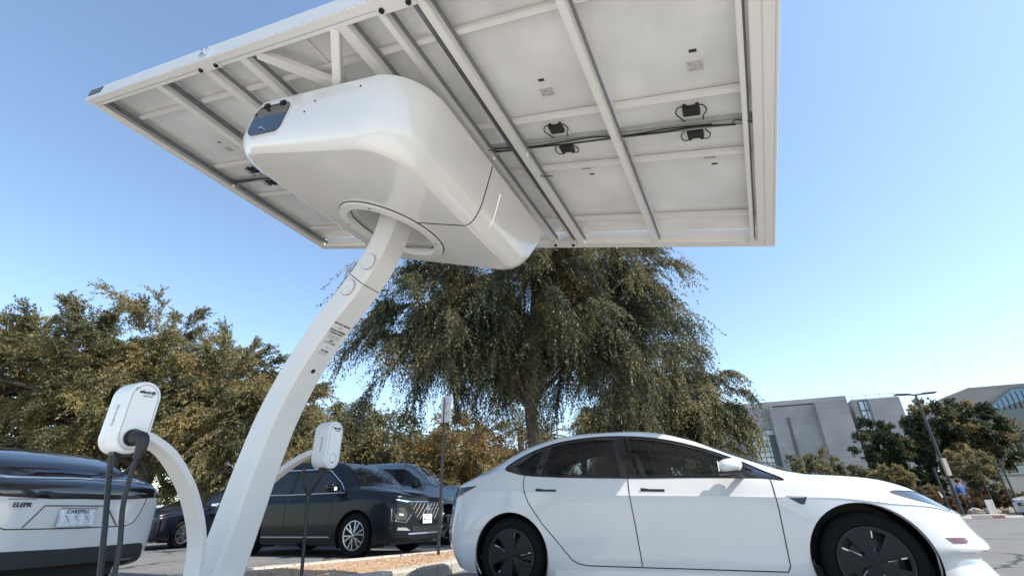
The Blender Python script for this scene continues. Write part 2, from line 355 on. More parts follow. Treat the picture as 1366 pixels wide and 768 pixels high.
# stencilled lettering on the under face, read along the column
txts = [('ELECTRIC VEHICLE', 2.335, .021, 1.3, .0012), ('O', 2.300, .034, 1, .0004), ('SOLAR POWERED', 2.262, .026, 1.05, .001), ('CHARGE POINT', 2.236, .026, 1.05, .001), ('CONNECT THE PLUG FIRST', 2.208, .0145, 1.0, 0), ('THEN START TO CHARGE', 2.192, .0145, 1.0, 0), ('UNPLUG WHEN FINISHED', 2.176, .0145, 1.0, 0), ('24/7', 2.150, .026, 1.2, .001), ('[CO2 FREE]', 2.125, .028, 1.1, .0003), ('/', 2.075, .05, 1, .0), ('OFF GRID', 2.030, .022, 1.1, .001), ('NO TRENCHING', 2.008, .016, 1, 0), ('NO UTILITY BILL', 1.990, .016, 1, 0)]
for s_, z_, sz, sx_t, bo_ in txts:
    z_ = 2.335-(2.335-z_)*.74; sz *= .86
    ii = min(range(len(pts)), key=lambda i: abs(pts[i].y-z_)); p, tv, nv = on_face(ii, 0)
    p = p + tv*((z_-pts[ii].y)/max(.2, tv.z))+nv*.0015 - E2H*.01
    text_mesh(s_, sz, frame_m(p, E2H, tv), 'stencil', INK if sz > .015 else GREYINK, column, .0004, bo_, 0, sx_t)
# housing
HU0, HU1, HV0, HV1, HV1T, HTOP = 2.48, 4.575, -3.10, -.95, -.62, 2.44
def hbot(u): return 1.80+(4.53-u)*.09
def rrect(u0, u1, v0, v1, r, seg=10):
    out = []; q = r*.5
    for (cu_, cv_, a0, r) in ((u1-q, v1-q, 0, q), (u0+q, v1-q, 90, q), (u0+r, v0+r, 180, r), (u1-r, v0+r, 270, r)):
        for k in range(seg+1):
            a = R_(a0+90*k/seg); out.append((cu_+r*math.cos(a), cv_+r*math.sin(a)))
    return out
mb = MB(); rings = []
levels = [(1.0, 0.0, 0), (.72, .02, 0), (.45, .07, 0), (.24, .15, 0), (.08, .25, 0), (0, .40, 0), (0, .70, 0), (.02, .92, 0), (.08, 1.0, 0)]
nr = 44
for (ins, hh, _) in levels:
    d = .11*ins
    v1 = HV1+(HV1T-HV1)*min(1, hh*1.15)
    v0 = HV0 + .0*hh
    rr = .40-.13*(ins)*.6
    ring = rrect(HU0+d*1.35, HU1-d, v0+d, v1-d, rr)
    rings.append([cv(u, v, hbot(u)+(HTOP-hbot(u))*hh) for u, v in ring])
nr = len(rings[0]); vs = [p for q in rings for p in q]; fs = []
for i in range(len(rings)-1):
    for k in range(nr): fs.append((i*nr+k, i*nr+(k+1) % nr, (i+1)*nr+(k+1) % nr, (i+1)*nr+k))
mb.add(vs, fs)
mb.add(rings[-1], [tuple(range(nr))])
# bottom face with a round opening
RC_, RR_ = (3.41, -1.74), .53
bot = rings[0]; hole = []
def hc_pt(k, n, r, dh=0, rc=RC_):
    a = 2*math.pi*k/n; u = rc[0]+r*math.cos(a); v = rc[1]+r*math.sin(a); return cv(u, v, hbot(u)+dh)
loc = rrect(HU0+.1485, HU1-.11, HV0+.11, HV1-.11, .322)
angs = [math.atan2(v-RC_[1], u-RC_[0]) for u, v in loc]
inner = [cv(RC_[0]+RR_*math.cos(a), RC_[1]+RR_*math.sin(a), hbot(RC_[0]+RR_*math.cos(a))) for a in angs]
mb.add(bot+inner, [(k, (k+1) % nr, nr+(k+1) % nr, nr+k) for k in range(nr)])
housing = mb.build('housing', [W_FIBRE], ST, smooth=True, angle=40)
# collar ring and inner well
mb = MB(); cN = 64
prof = [(RR_+.012, -.004), (RR_+.008, -.03), (RR_-.07, -.035), (RR_-.085, -.015), (RR_-.09, .06)]
vs = []
for (r, dh) in prof: vs += [hc_pt(k, cN, r, dh) for k in range(cN)]
mb.add(vs, [(i*cN+k, i*cN+(k+1) % cN, (i+1)*cN+(k+1) % cN, (i+1)*cN+k) for i in range(len(prof)-1) for k in range(cN)])
collar = mb.build('collar', [W_PAINT], ST, smooth=True, angle=50)
mb = MB(); vs = []
prof = [(RR_-.092, .055), (RR_-.10, .055), (RR_-.13, .07), (RR_-.14, .52), (.10, .53)]
for (r, dh) in prof: vs += [hc_pt(k, cN, r, dh) for k in range(cN)]
mb.add(vs, [(i*cN+k, i*cN+(k+1) % cN, (i+1)*cN+(k+1) % cN, (i+1)*cN+k) for i in range(len(prof)-1) for k in range(cN)])
well = mb.build('well', [W_PAINT], collar, smooth=True, angle=40)
mb = MB()
mb.tube([hc_pt(k, 64, RR_+.014, -.002) for k in range(65)], .006, 6); mb.tube([hc_pt(k, 64, RR_-.091, .03) for k in range(65)], .005, 6)
mb.tube([hc_pt(26, 64, RR_-.142, dh) for dh in (.08, .5)], .004, 5); mb.build('gasket', [BLK], collar, smooth=True)
mb = MB()
for k in (3, 19, 35, 51):
    mb = MB(); mb.cyl(hc_pt(k, 64, RR_-.03, -.035), EN, .008, .008, 8); mb.build('rivet', [DKSTEEL], collar)
# seam round the housing
def hsurf(path):
    dg = bpy.context.evaluated_depsgraph_get(); return path
bmh = bmesh.new(); bmh.from_mesh(housing.data); bmh.transform(root_matrix(ST)); hbvh = BVHTree.FromBMesh(bmh); bmh.free()
def cast(o, d):
    r = hbvh.ray_cast(Vector(o), Vector(d).normalized()); return (r[0], r[1]) if r[0] else (None, None)
mb = MB(); sp = []
for u in np.linspace(RC_[0]+math.sqrt(RR_**2-.21**2)+.02, 4.15, 10):
    p, n = cast(cv(u, -1.95, 1.2), EN)
    if p: sp.append(p-EN*.001)
for th in np.linspace(8, 88, 22):
    dd = EN*(-math.cos(R_(th)))+E1*math.sin(R_(th)); p, n = cast(cv(4.17, -1.95, 2.25)+dd*3, -dd)
    if p: sp.append(p+dd*.001)
for h_ in (2.30, 2.34, 2.38, 2.425):
    p, n = cast(cv(5.2, -1.95, h_), -E1)
    if p: sp.append(p+E1*.001)
mb.tube(sp, .0055, 6); mb.build('seam', [BLK], housing)
# hatch window on the near end
hp, hn = cast(cv(2.74, -4.2, 2.22), E2)
def near_pt(u, h, off):
    p, n = cast(cv(u, -4.2, h), E2)
    return (p if p else cv(u, -3.09, h))-E2*off
def rr2(cu, ch, wu, wh, r, n=6):
    o = []
    for (a, b, a0) in ((cu+wu-r, ch+wh-r, 0), (cu-wu+r, ch+wh-r, 90), (cu-wu+r, ch-wh+r, 180), (cu+wu-r, ch-wh+r, 270)):
        for k in range(n+1):
            t = R_(a0+90*k/n); o.append((a+r*math.cos(t), b+r*math.sin(t)))
    return o
def plate_on_end(cu, ch, wu, wh, r, off, th, name, m, par):
    poly = rr2(cu, ch, wu, wh, r); P = [near_pt(u, h, off) for u, h in poly]; c = near_pt(cu, ch, off); n = len(P)
    Q = [p+E2*th for p in P]
    b = MB(); b.add(P+Q+[c], [(k, (k+1) % n, 2*n) for k in range(n)]+[(k, n+k, n+(k+1) % n, (k+1) % n) for k in range(n)])
    return b.build(name, [m], par, smooth=True)
hatch = plate_on_end(3.10, 2.205, .225, .150, .07, .014, .02, 'hatch_window', GBLK, ST)
plate_on_end(3.10, 2.205, .25, .175, .085, .007, .02, 'hatch_frame', W_PAINT, hatch)
mb = MB()
for u in (3.0, 3.21):
    mb = MB(); q_ = near_pt(u, 2.35, .018); mb.box(q_, E1*.028, E2*.01, EN*.022); mb.build('hinge', [BLK], hatch, bevel=.004)
mb = MB(); mb.box(near_pt(3.07, 2.10, .02), E1*.02, E2*.008, EN*.008); mb.build('latch', [CHROME], hatch, bevel=.002)
for (u_, h_) in ((3.25, 2.10), (3.55, 2.20), (3.62, 2.30), (4.1, 2.35), (2.72, 2.36)):
    mb = MB(); mb.cyl(near_pt(u_, h_, .001), E2, .009, .006, 10); mb.build('screw', [DKSTEEL], housing)
# array frame
HB = 2.68
mb = MB()
cbox(mb, -.04, 6.82, -3.47, -3.40, HB, HB+.17); cbox(mb, -.04, 6.82, 0.0, .06, HB, HB+.17)
cbox(mb, -.02, .05, -3.399, -.001, HB, HB+.14); cbox(mb, 6.73, 6.80, -3.399, -.001, HB, HB+.14)
cbox(mb, -.04, -.021, -3.399, -.001, HB+.003, HB+.17); cbox(mb, 6.801, 6.82, -3.399, -.001, HB+.003, HB+.17)
cbox(mb, .051, 6.729, -3.399, -3.36, HB+.002, HB+.012); cbox(mb, .051, 6.729, -.045, -.001, HB+.002, HB+.012)
cbox(mb, .051, .11, -3.355, -.05, HB+.003, HB+.02); cbox(mb, 6.66, 6.729, -3.355, -.05, HB+.003, HB+.02)
rim = mb.build('array_frame', [W_PAINT], ST, bevel=.006)
mb = MB(); cbox(mb, -.0395, .26, -3.4735, -3.4705, HB+.06, HB+.15); rf = mb.build('reflector_patch', [DKSTEEL], rim)
mb = MB()
for k in range(4): cbox(mb, -.03+.075*k, .0+.075*k, -3.478, -3.4745, HB+.065, HB+.145)
mb.build('reflector_stripe', [mat('grey_blue_stripe', (.12, .15, .2), .5)], rf)
for u, w in ((1.34, .10), (2.20, .10), (2.75, .10), (3.97, .11), (4.36, .06), (4.72, .07), (5.625, .06), (6.61, .035)):
    mb = MB(); cbox(mb, u-w/2, u+w/2, -3.398, -.002, HB+.006, HB+.10); ra = mb.build('rail', [W_PAINT], ST, bevel=.005)
    mb = MB(); cbox(mb, u+w/2+.001, u+w/2+.008, -3.395, -.005, HB+.06, HB+.10); mb.build('rail_shade_strip', [mat('grey_shade', (.22, .225, .23), .6)], ra)  # grey strip drawn as the line of shade beside the rail
# cross purlins above the rails
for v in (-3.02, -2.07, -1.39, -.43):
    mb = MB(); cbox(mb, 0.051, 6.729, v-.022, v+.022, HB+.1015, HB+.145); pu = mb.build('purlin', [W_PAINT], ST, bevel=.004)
    mb = MB(); cbox(mb, 0.052, 6.728, v+.0225, v+.031, HB+.118, HB+.144); mb.build('purlin_shade_strip', [DKSTEEL], pu)  # dark strip put in as shade along the purlin's lower edge
mb = MB(); cbox(mb, 0.051, 6.729, -1.775, -1.735, HB+.1015, HB+.12); cbox(mb, 0.051, 6.729, -1.80, -1.795, HB+.1015, HB+.14); cbox(mb, 0.051, 6.729, -1.72, -1.715, HB+.1015, HB+.14)
tray = mb.build('cable_tray', [mat('pale_zinc', (.42, .42, .41), .5, noise=.2, nscale=9)], ST)
# cable duct by the central rail; the two left strips draw shaded beam sides
for u in (1.44, .13, 4.63):
    mb = MB(); cbox(mb, u-.018, u+.018, -3.395, -.05, HB+.05, HB+.09); cbox(mb, u+.019, u+.024, -3.395, -.05, HB+.04, HB+.09); mb.build('conduit_shade_strip', [GALV], ST)
# braces at the near middle and posts to the housing
mb = MB(); mb.beam(cv(2.93, -3.36, HB+.04), cv(3.50, -2.93, 2.66), .10, .06, EN); mb.build('brace', [W_PAINT], ST, bevel=.005)
mb = MB(); mb.beam(cv(3.90, -3.36, HB+.03), cv(3.60, -2.95, 2.50), .07, .07, EN); mb.build('brace', [W_PAINT], ST, bevel=.005)
mb = MB()
for u in (2.7, 3.9):
    for v in (-2.75, -.95): cbox(mb, u-.12, u+.12, v-.12, v+.12, 2.40, 2.69)
cbox(mb, 2.7, 4.1, -2.6, -1.1, 2.43, 2.6)
mb.build('mounting_block', [W_PAINT], ST)
# solar modules: 12, thin bifacial sheets in narrow frames with cells and light dots in their material
PVB = bpy.data.materials.new('module_backsheet'); PVB.use_nodes = True; n_ = PVB.node_tree; b_ = n_.nodes['Principled BSDF']; o_ = n_.nodes['Material Output']
tc_ = n_.nodes.new('ShaderNodeTexCoord'); mp_ = n_.nodes.new('ShaderNodeMapping'); mp_.inputs['Scale'].default_value = (6.4, 6.4, 1)
n_.links.new(tc_.outputs['Object'], mp_.inputs[0])
fr_ = n_.nodes.new('ShaderNodeVectorMath'); fr_.operation = 'FRACTION'; n_.links.new(mp_.outputs[0], fr_.inputs[0])
sb_ = n_.nodes.new('ShaderNodeVectorMath'); sb_.operation = 'SUBTRACT'; sb_.inputs[1].default_value = (.5, .5, 0); n_.links.new(fr_.outputs[0], sb_.inputs[0])
ab_ = n_.nodes.new('ShaderNodeVectorMath'); ab_.operation = 'ABSOLUTE'; n_.links.new(sb_.outputs[0], ab_.inputs[0])
sx_ = n_.nodes.new('ShaderNodeSeparateXYZ'); n_.links.new(ab_.outputs[0], sx_.inputs[0])
ad_ = n_.nodes.new('ShaderNodeMath'); ad_.operation = 'ADD'; n_.links.new(sx_.outputs[0], ad_.inputs[0]); n_.links.new(sx_.outputs[1], ad_.inputs[1])
gt_ = n_.nodes.new('ShaderNodeMath'); gt_.operation = 'LESS_THAN'; gt_.inputs[1].default_value = .075; n_.links.new(ad_.outputs[0], gt_.inputs[0])
nz_ = n_.nodes.new('ShaderNodeTexNoise'); nz_.inputs['Scale'].default_value = 1.2; nz_.inputs['Detail'].default_value = 6; n_.links.new(tc_.outputs['Object'], nz_.inputs[0])
rp_ = n_.nodes.new('ShaderNodeValToRGB'); rp_.color_ramp.elements[0].color = (.48, .475, .465, 1); rp_.color_ramp.elements[1].color = (.68, .675, .665, 1); rp_.color_ramp.elements[0].position = .3; rp_.color_ramp.elements[1].position = .6
n_.links.new(nz_.outputs[0], rp_.inputs[0]); n_.links.new(rp_.outputs[0], b_.inputs['Base Color']); b_.inputs['Roughness'].default_value = .3; b_.inputs['Coat Weight'].default_value = .3
tl_ = n_.nodes.new('ShaderNodeBsdfTranslucent'); tl_.inputs[0].default_value = (.9, .88, .84, 1)
mr_ = n_.nodes.new('ShaderNodeMapRange'); mr_.inputs[3].default_value = .03; mr_.inputs[4].default_value = .085; n_.links.new(gt_.outputs[0], mr_.inputs[0])
ms_ = n_.nodes.new('ShaderNodeMixShader'); n_.links.new(mr_.outputs[0], ms_.inputs[0]); n_.links.new(b_.outputs[0], ms_.inputs[1]); n_.links.new(tl_.outputs[0], ms_.inputs[2]); n_.links.new(ms_.outputs[0], o_.inputs[0])
def cable(pts_, r=.006): b = MB(); b.tube(spline(pts_, 8), r, 6); return b
for i in range(6):
    for j in range(2):
        u0, u1 = -.015+i*1.1355, -.015+(i+1)*1.1355-.001; v0, v1 = (-3.40, -1.735) if j == 0 else (-1.715, -.03)
        mb = MB()
        H0 = HB+.147
        cbox(mb, u0, u1, v0, v0+.012, H0, H0+.035); cbox(mb, u0, u1, v1-.012, v1, H0, H0+.035); cbox(mb, u0, u0+.012, v0+.0125, v1-.0125, H0, H0+.035); cbox(mb, u1-.012, u1, v0+.0125, v1-.0125, H0, H0+.035)
        mod = mb.build('solar_module', [W_PAINT], ST)
        mb = MB(); q4 = [cv(u0+.012, v0+.012, H0+.018), cv(u1-.012, v0+.012, H0+.018), cv(u1-.012, v1-.012, H0+.018), cv(u0+.012, v1-.012, H0+.018)]
        sh = bpy.data.meshes.new('glass_sheet')
        M_ = Matrix(((E1.x, E2S.x, EN.x, q4[0].x), (E1.y, E2S.y, EN.y, q4[0].y), (E1.z, E2S.z, EN.z, q4[0].z), (0, 0, 0, 1)))
        sh.from_pydata([(0, 0, 0), (u1-u0-.024, 0, 0), (u1-u0-.024, v1-v0-.024, 0), (0, v1-v0-.024, 0)], [], [(3, 2, 1, 0)]); sh.materials.append(PVB)
        so_ = bpy.data.objects.new('glass_sheet', sh); col.objects.link(so_); so_.parent = mod
        so_.matrix_local = root_matrix(mod).inverted() @ M_
        # junction box with its cable loops
        uc = (u0+u1)/2 + (.0 if i > 2 else .13); sg = -1 if j == 0 else 1; vb = -1.755+sg*.135; hh = H0+.002
        mb = MB(); w2, l2 = .062, .048
        poly = [(-w2, -l2), (w2, -l2), (w2, l2*.5), (w2*.95, l2*1.25), (w2*.6, l2*1.25), (w2*.45, l2*.85), (-w2*.45, l2*.85), (-w2*.6, l2*1.25), (-w2*.95, l2*1.25), (-w2, l2*.5)]
        mb.prism([cv(uc+a, vb+sg*b, hh-.022) for a, b in poly], EN*.036); jb = mb.build('junction_box', [BLK], mod, bevel=.003)
        for s2 in (-1, 1):
            b = cable([cv(uc+s2*w2*.8, vb+sg*l2*1.2, hh-.01), cv(uc+s2*(w2+.03), vb+sg*l2*1.1, hh-.018), cv(uc+s2*(w2+.05), vb+sg*.0, hh-.02), cv(uc+s2*(w2+.02), vb-sg*.06, hh-.02), cv(uc+s2*(w2-.0)+.02, -1.755+sg*.03, hh-.03)], .005); b.build('lead', [BLK], jb, smooth=True)
        # maker's label and small plate on the back sheet
        if j == 0:
            mb = MB(); cbox(mb, uc+.02, uc+.13, v1-.60, v1-.515, H0+.0135, H0+.016); lb = mb.build('label', [LABEL], mod)
            mb = MB()
            rnd = random.Random(i)
            for a in range(9):
                for b2 in range(6):
                    if rnd.random() < .55: cbox(mb, uc+.025+a*.0112, uc+.025+a*.0112+.008, v1-.592+b2*.0122, v1-.592+b2*.0122+.006, H0+.0115, H0+.0130)
            mb.build('label_print', [GREYINK], lb)
            mb = MB(); cbox(mb, uc+.05, uc+.10, v1-.70, v1-.675, H0+.0135, H0+.016); mb.build('small_plate', [DKSTEEL], mod)
        else:
            mb = MB(); cbox(mb, uc+.03, uc+.12, v0+.43, v0+.45, H0+.0135, H0+.016); mb.build('label', [GREYINK], mod)
            mb = MB(); cbox(mb, uc+.08, uc+.13, v0+.52, v0+.54, H0+.0135, H0+.016); mb.build('small_plate', [DKSTEEL], mod)
for i in range(1, 6):
    u = -.0155+i*1.1355
    for (a_, b_2) in ((-3.39, -1.80), (-1.70, -.01)):
        mb = MB(); cbox(mb, u-.016, u+.016, a_, b_2, HB+.1455, HB+.1465); mb.build('joint_strip', [W_PAINT], rim)
# loose wiring along the tray and loops by the central rails
rr_ = random.Random(4)
cb = [(u, -1.745+rr_.uniform(-.018, .018), HB+.095+rr_.uniform(-.006, .006)) for u in np.arange(.1, 6.7, .28)]
cable([cv(*q) for q in cb], .007).build('wiring', [BLK], tray, smooth=True)
cb = [(u, -1.77+rr_.uniform(-.02, .02), HB+.09+rr_.uniform(-.006, .006)) for u in np.arange(.1, 6.7, .33)]
cable([cv(*q) for q in cb], .006).build('wiring', [BLK], tray, smooth=True)
for (u, v, k) in ((4.16, -2.02, 1), (4.45, -1.80, 1), (4.76, -1.36, .45), (6.60, -1.80, .7)):
    cable([cv(u-.12*k, v+.05, HB+.09), cv(u-.07*k, v-.05, HB+.03), cv(u+.05*k, v-.03, HB+.02), cv(u+.12*k, v+.02, HB+.06), cv(u+.14*k, v+.08, HB+.1)], .005).build('wiring', [BLK], tray, smooth=True)
# bolted brackets at the near and far edges
for (u, v) in ((2.30, -3.415), (4.53, -3.415), (4.50, -.055)):
    mb = MB(); cbox(mb, u-.17, u+.17, v-.055, v+.055, HB-.008, HB-.0015); br = mb.build('bracket', [W_PAINT], ST, bevel=.002)
    for du in (-.12, .12):
        mb = MB(); mb.cyl(cv(u+du, v+.02, HB-.016), EN, .020, .016, 14); mb.cyl(cv(u+du, v+.02, HB-.026), EN, .012, .012, 10); mb.build('bolt', [BLK], br, smooth=True)
mb = MB(); mb.box(cv(2.30, -3.48, HB+.09), E1*.045, E2*.008, EN*.05); mb.cyl(cv(2.30, -3.495, HB+.10), E2, .02, .02, 12); mb.build('lifting_lug', [CHROME], rim)
mb = MB()
for u in np.arange(.15, 6.8, .11):
    if abs(u-2.3) > .2: mb.cyl(cv(u, -3.4705, HB+.018), E2, .0035, .004, 6)
mb.build('rivets', [GALV], rim)
# ballast pad under the column and parked cars
mb = MB(); pc = cp(-.2, 0.0, 0)
def padp(s, t, z): return cp(s, t, z)
mb.box(cp(-1.38, 0, .055), E1H*.42, E2H*.5, Vector((0, 0, .05))); base = mb.build('base_plate', [W_PAINT], ST, bevel=.01)
mb = MB()
for a in (-.34, .34):
    for b in (-.42, -.14, .14, .42): mb.cyl(cp(-1.38+a, b, .112), (0, 0, 1), .018, .02, 6)
mb.build('bolts', [GALV], base)

# ------------------------------------------------------------ two chargers on curved arms
def charger(arm_pts, ctr, aw, label, name_cables, txt2, grp='wall-box chargers on curved arms'):
    T = thing('charging_post', Vector((arm_pts[0][0], arm_pts[0][1], 0.0)), label, 'ev charger', 0, grp)
    P = spline(arm_pts, 8); mb = MB(); vs = []; n = len(P)
    for i in range(n):
        t = (P[min(i+1, n-1)]-P[max(i-1, 0)]).normalized(); sd = Vector(aw).normalized(); u = t.cross(sd).normalized()
        w = .060; h = .034-.008*i/n
        for a, b in ((-1, -.8), (-.85, -1), (.85, -1), (1, -.8), (1, .8), (.85, 1), (-.85, 1), (-1, .8)): vs.append(P[i]+sd*a*w+u*b*h)
    fs = [(i*8+j, i*8+(j+1) % 8, (i+1)*8+(j+1) % 8, (i+1)*8+j) for i in range(n-1) for j in range(8)]+[tuple(range(8)), tuple((n-1)*8+j for j in range(8))]
    mb.add(vs, fs); mb.build('arm', [W_PAINT], T, smooth=True, angle=30)
    mb = MB(); a0 = Vector(arm_pts[0]); mb.box((a0.x, a0.y, .012), (.1, 0, 0), (0, .1, 0), (0, 0, .012)); mb.build('foot_plate', [W_PAINT], T, bevel=.004)
    c = Vector(ctr); X = E2H; N = E1H; Z = Vector((0, 0, 1))
    def stad(w, h, n=14):
        o = []
        for k in range(n+1): a = math.pi*k/n; o.append((w*math.cos(a), h-w+w*math.sin(a)))
        for k in range(n+1): a = math.pi+math.pi*k/n; o.append((w*math.cos(a), -h+w+w*math.sin(a)))
        return o
    W2, H2 = .098, .225
    mb = MB(); prof = [(-.115, .86), (-.115, .97), (-.10, 1), (-.045, 1), (-.044, .975), (-.038, .975), (-.037, 1), (.045, 1), (.062, .97), (.068, .90)]
    rings = []
    for off, sc_ in prof:
        rings.append([c+N*off+X*x*sc_+Z*(z-(1-sc_)*0)*(1-(1-sc_)*.45) for x, z in stad(W2, H2)])
    k = len(rings[0]); mb.add([p for r in rings for p in r], [(i*k+j, i*k+(j+1) % k, (i+1)*k+(j+1) % k, (i+1)*k+j) for i in range(len(rings)-1) for j in range(k)]+[tuple(range(k)), tuple((len(rings)-1)*k+j for j in range(k))])
    bx = mb.build('charger_box', [WHITE], T, smooth=True, angle=30)
    mb = MB(); r_ = [c+N*.0685+X*x*.80+Z*z*.90 for x, z in stad(W2, H2)]; mb.tube(r_+[r_[0]], .0022, 5); mb.build('face_groove', [GREYINK], bx)
    text_mesh('electrify', .030, frame_m(c+N*.0695+Z*.155+X*.005, X, Z), 'lettering', INK, bx, .0005, .0012, .25)
    text_mesh('america', .018, frame_m(c+N*.0695+Z*.132+X*.012, X, Z), 'lettering', INK, bx, .0005, 0, .1)
    mb = MB(); mb.box(c+N*.0695+Z*.172-X*.058, X*.010+Z*.002, Z*.0022, N*.0005); mb.box(c+N*.0695+Z*.160-X*.062, X*.003+Z*.006, X*.002, N*.0005); mb.build('emblem', [INK], bx)
    text_mesh('electrify', .042, frame_m(c-X*(W2+.0008)+N*(-.005)+Z*.0, Z, N), 'side_lettering', GREYINK, bx, .0005, .0006, .2)
    mb = MB(); mb.box(c-N*.01-Z*(H2-.0), X*.05, N*.035, Z*.012); mb.build('cable_gland', [BLK], bx, bevel=.004)
    if name_cables == 'near':
        pl = c+N*.07-Z*.13
        mb = MB(); mb.cyl(pl, N, .052, .03, 24); pr = mb.build('holster', [BLK], bx, smooth=True)
        mb = MB(); mb.tube(spline([pl, pl+N*.05, pl+N*.09-Z*.012+X*.01, pl+N*.105-Z*.06+X*.012, pl+N*.10-Z*.13+X*.008], 6), [.044, .044, .044, .044, .043, .043, .042, .041, .040, .039, .038, .038, .037, .036, .035, .034, .033, .032, .031, .030, .029, .028, .026, .025, .024], 14); plug = mb.build('plug', [BLK], T, smooth=True)
        q = pl+N*.10-Z*.12+X*.008
        mb = MB(); mb.tube(spline([q, q-Z*.1-N*.01, q-Z*.28+N*.015, q-Z*.50+N*.09+X*.01, q-Z*.74+N*.12+X*.01, q-Z*.92+N*.10, q-Z*1.06+N*.07], 8), .0135, 10); mb.build('cable', [BLK], T, smooth=True)
        g = c-N*.01-Z*(H2+.005)
        mb = MB(); mb.tube(spline([g-X*.03, g-X*.03-Z*.06, g-X*.02-Z*.16+N*.02, g-X*.02-Z*.42+N*.14, g-X*.02-Z*.70+N*.26, g-X*.01-Z*.92+N*.32, g-Z*1.07+N*.36], 8), .015, 10); mb.build('cable', [BLK], T, smooth=True)
        mb = MB(); mb.tube(spline([g-X*.03, g-X*.02-Z*.07], 4), .026, 12); mb.build('strain_relief', [BLK], T, smooth=True)
        mb = MB(); mb.tube(spline([g+X*.0-Z*.0, g-Z*.09-X*.03, g-Z*.12+X*.0+N*.06, g-Z*.075+N*.12+X*.02, g+N*.165+Z*.0+X*.02, g+N*.17+Z*.05+X*.015], 8), .011, 10); mb.build('cable', [BLK], T, smooth=True)
    else:
        mb = MB(); r_ = [c+N*.0695-Z*.13+(X*math.cos(a)+Z*math.sin(a))*.045 for a in np.linspace(0, 2*math.pi, 25)]; mb.tube(r_, .002, 5); mb.build('holster_ring', [GREYINK], bx)
        text_mesh('OK', .02, frame_m(c+N*.0695-Z*.165, X, Z), 'lettering', INK, bx, .0005)
        g = c-N*.03-Z*(H2+.005)
        e = g-N*.10-X*.05-Z*.24
        mb = MB(); mb.tube(spline([g, g-Z*.06-N*.02, g-N*.12-Z*.20, e], 8), .012, 8); mb.build('cable', [BLK], T, smooth=True)
        mb = MB(); mb.tube(spline([e+Z*.22-N*.11, e+Z*.10-N*.09, e, e-Z*.25+N*.03, e-Z*.6+N*.07, e-Z*.93+N*.10], 8), .016, 8); mb.build('cable', [BLK], T, smooth=True)
        mb = MB(); mb.tube(spline([e+Z*.24-N*.11, e+Z*.16-N*.105], 3), .03, 10); mb.cyl(e+Z*.27-N*.11, (0, 0, 1), .014, .05, 8, 0); mb.build('plug', [BLK], T, smooth=True)
    return T
charger([(-2.50, 4.16, .0), (-2.498, 4.14, .30), (-2.49, 4.06, .58), (-2.475, 3.80, .88), (-2.465, 3.48, 1.10), (-2.47, 3.24, 1.19), (-2.48, 3.12, 1.21)], (-2.47, 3.04, 1.305), (1, 0, 0),
        'white charger box left of the canopy column, with a black plug in its front', 'near', None)
charger([(-2.68, 4.94, .0), (-2.67, 4.94, .35), (-2.62, 4.95, .70), (-2.50, 4.94, .95), (-2.28, 4.92, 1.15), (-2.08, 4.88, 1.255), (-1.95, 4.85, 1.285)], (-1.86, 4.84, 1.345), (0, 1, 0),
        'white charger box right of the canopy column, in front of the black suv', 'far', None)
# ------------------------------------------------------------ vehicles
def cut_poly(bm, axis, poly, flt, closed=True, lines=None):
    """cut the outline of a side (axis y), front (axis x) or top (axis z) view polygon into the faces"""
    ia, ib = {'y': (0, 2), 'x': (1, 2), 'z': (0, 1)}[axis]; ax = 'xyz'.index(axis)
    n = len(poly)
    lo = [min(p[0] for p in poly)-.03, min(p[1] for p in poly)-.03]; hi = [max(p[0] for p in poly)+.03, max(p[1] for p in poly)+.03]
    for i in range(n if closed else n-1):
        p, q = poly[i], poly[(i+1) % n]; d = (q[0]-p[0], q[1]-p[1]); L = math.hypot(*d)
        if L < 1e-6: continue
        no = [0, 0, 0]; no[ia] = -d[1]/L; no[ib] = d[0]/L; co = [0, 0, 0]; co[ia] = p[0]; co[ib] = p[1]
        x0, x1 = min(p[0], q[0])-1e-4, max(p[0], q[0])+1e-4; y0, y1 = min(p[1], q[1])-1e-4, max(p[1], q[1])+1e-4
        fs = []
        for f in bm.faces:
            vs = [v.co for v in f.verts]
            a0 = min(v[ia] for v in vs)
            if a0 > x1: continue
            a1 = max(v[ia] for v in vs)
            if a1 < x0: continue
            b0 = min(v[ib] for v in vs)
            if b0 > y1: continue
            b1 = max(v[ib] for v in vs)
            if b1 < y0: continue
            if flt(f.calc_center_median()): fs.append(f)
        if not fs: continue
        g = set(fs)
        for f in fs: g.update(f.edges); g.update(f.verts)
        bmesh.ops.bisect_plane(bm, geom=list(g), dist=1e-5, plane_co=co, plane_no=no)
def inpoly(x, y, poly):
    c = False; n = len(poly); j = n-1
    for i in range(n):
        xi, yi = poly[i]; xj, yj = poly[j]
        if (yi > y) != (yj > y) and x < (xj-xi)*(y-yi)/(yj-yi)+xi: c = not c
        j = i
    return c
def smoothpoly(pts_, n=6, closed=True):
    P = [np.array(p, float) for p in pts_]
    if closed: P = [P[-1]]+P+[P[0], P[1]]
    out = []
    m = len(P)
    for i in range(1, m-2 if closed else m-1):
        for k in range(n):
            t = i+k/n if closed else i-1+k/n
            out.append(tuple(crom(P, t)))
    if not closed: out.append(tuple(P[-1]))
    return out
def circ(cx, cz, r, n=40): return [(cx+r*math.cos(2*math.pi*k/n), cz+r*math.sin(2*math.pi*k/n)) for k in range(n)]
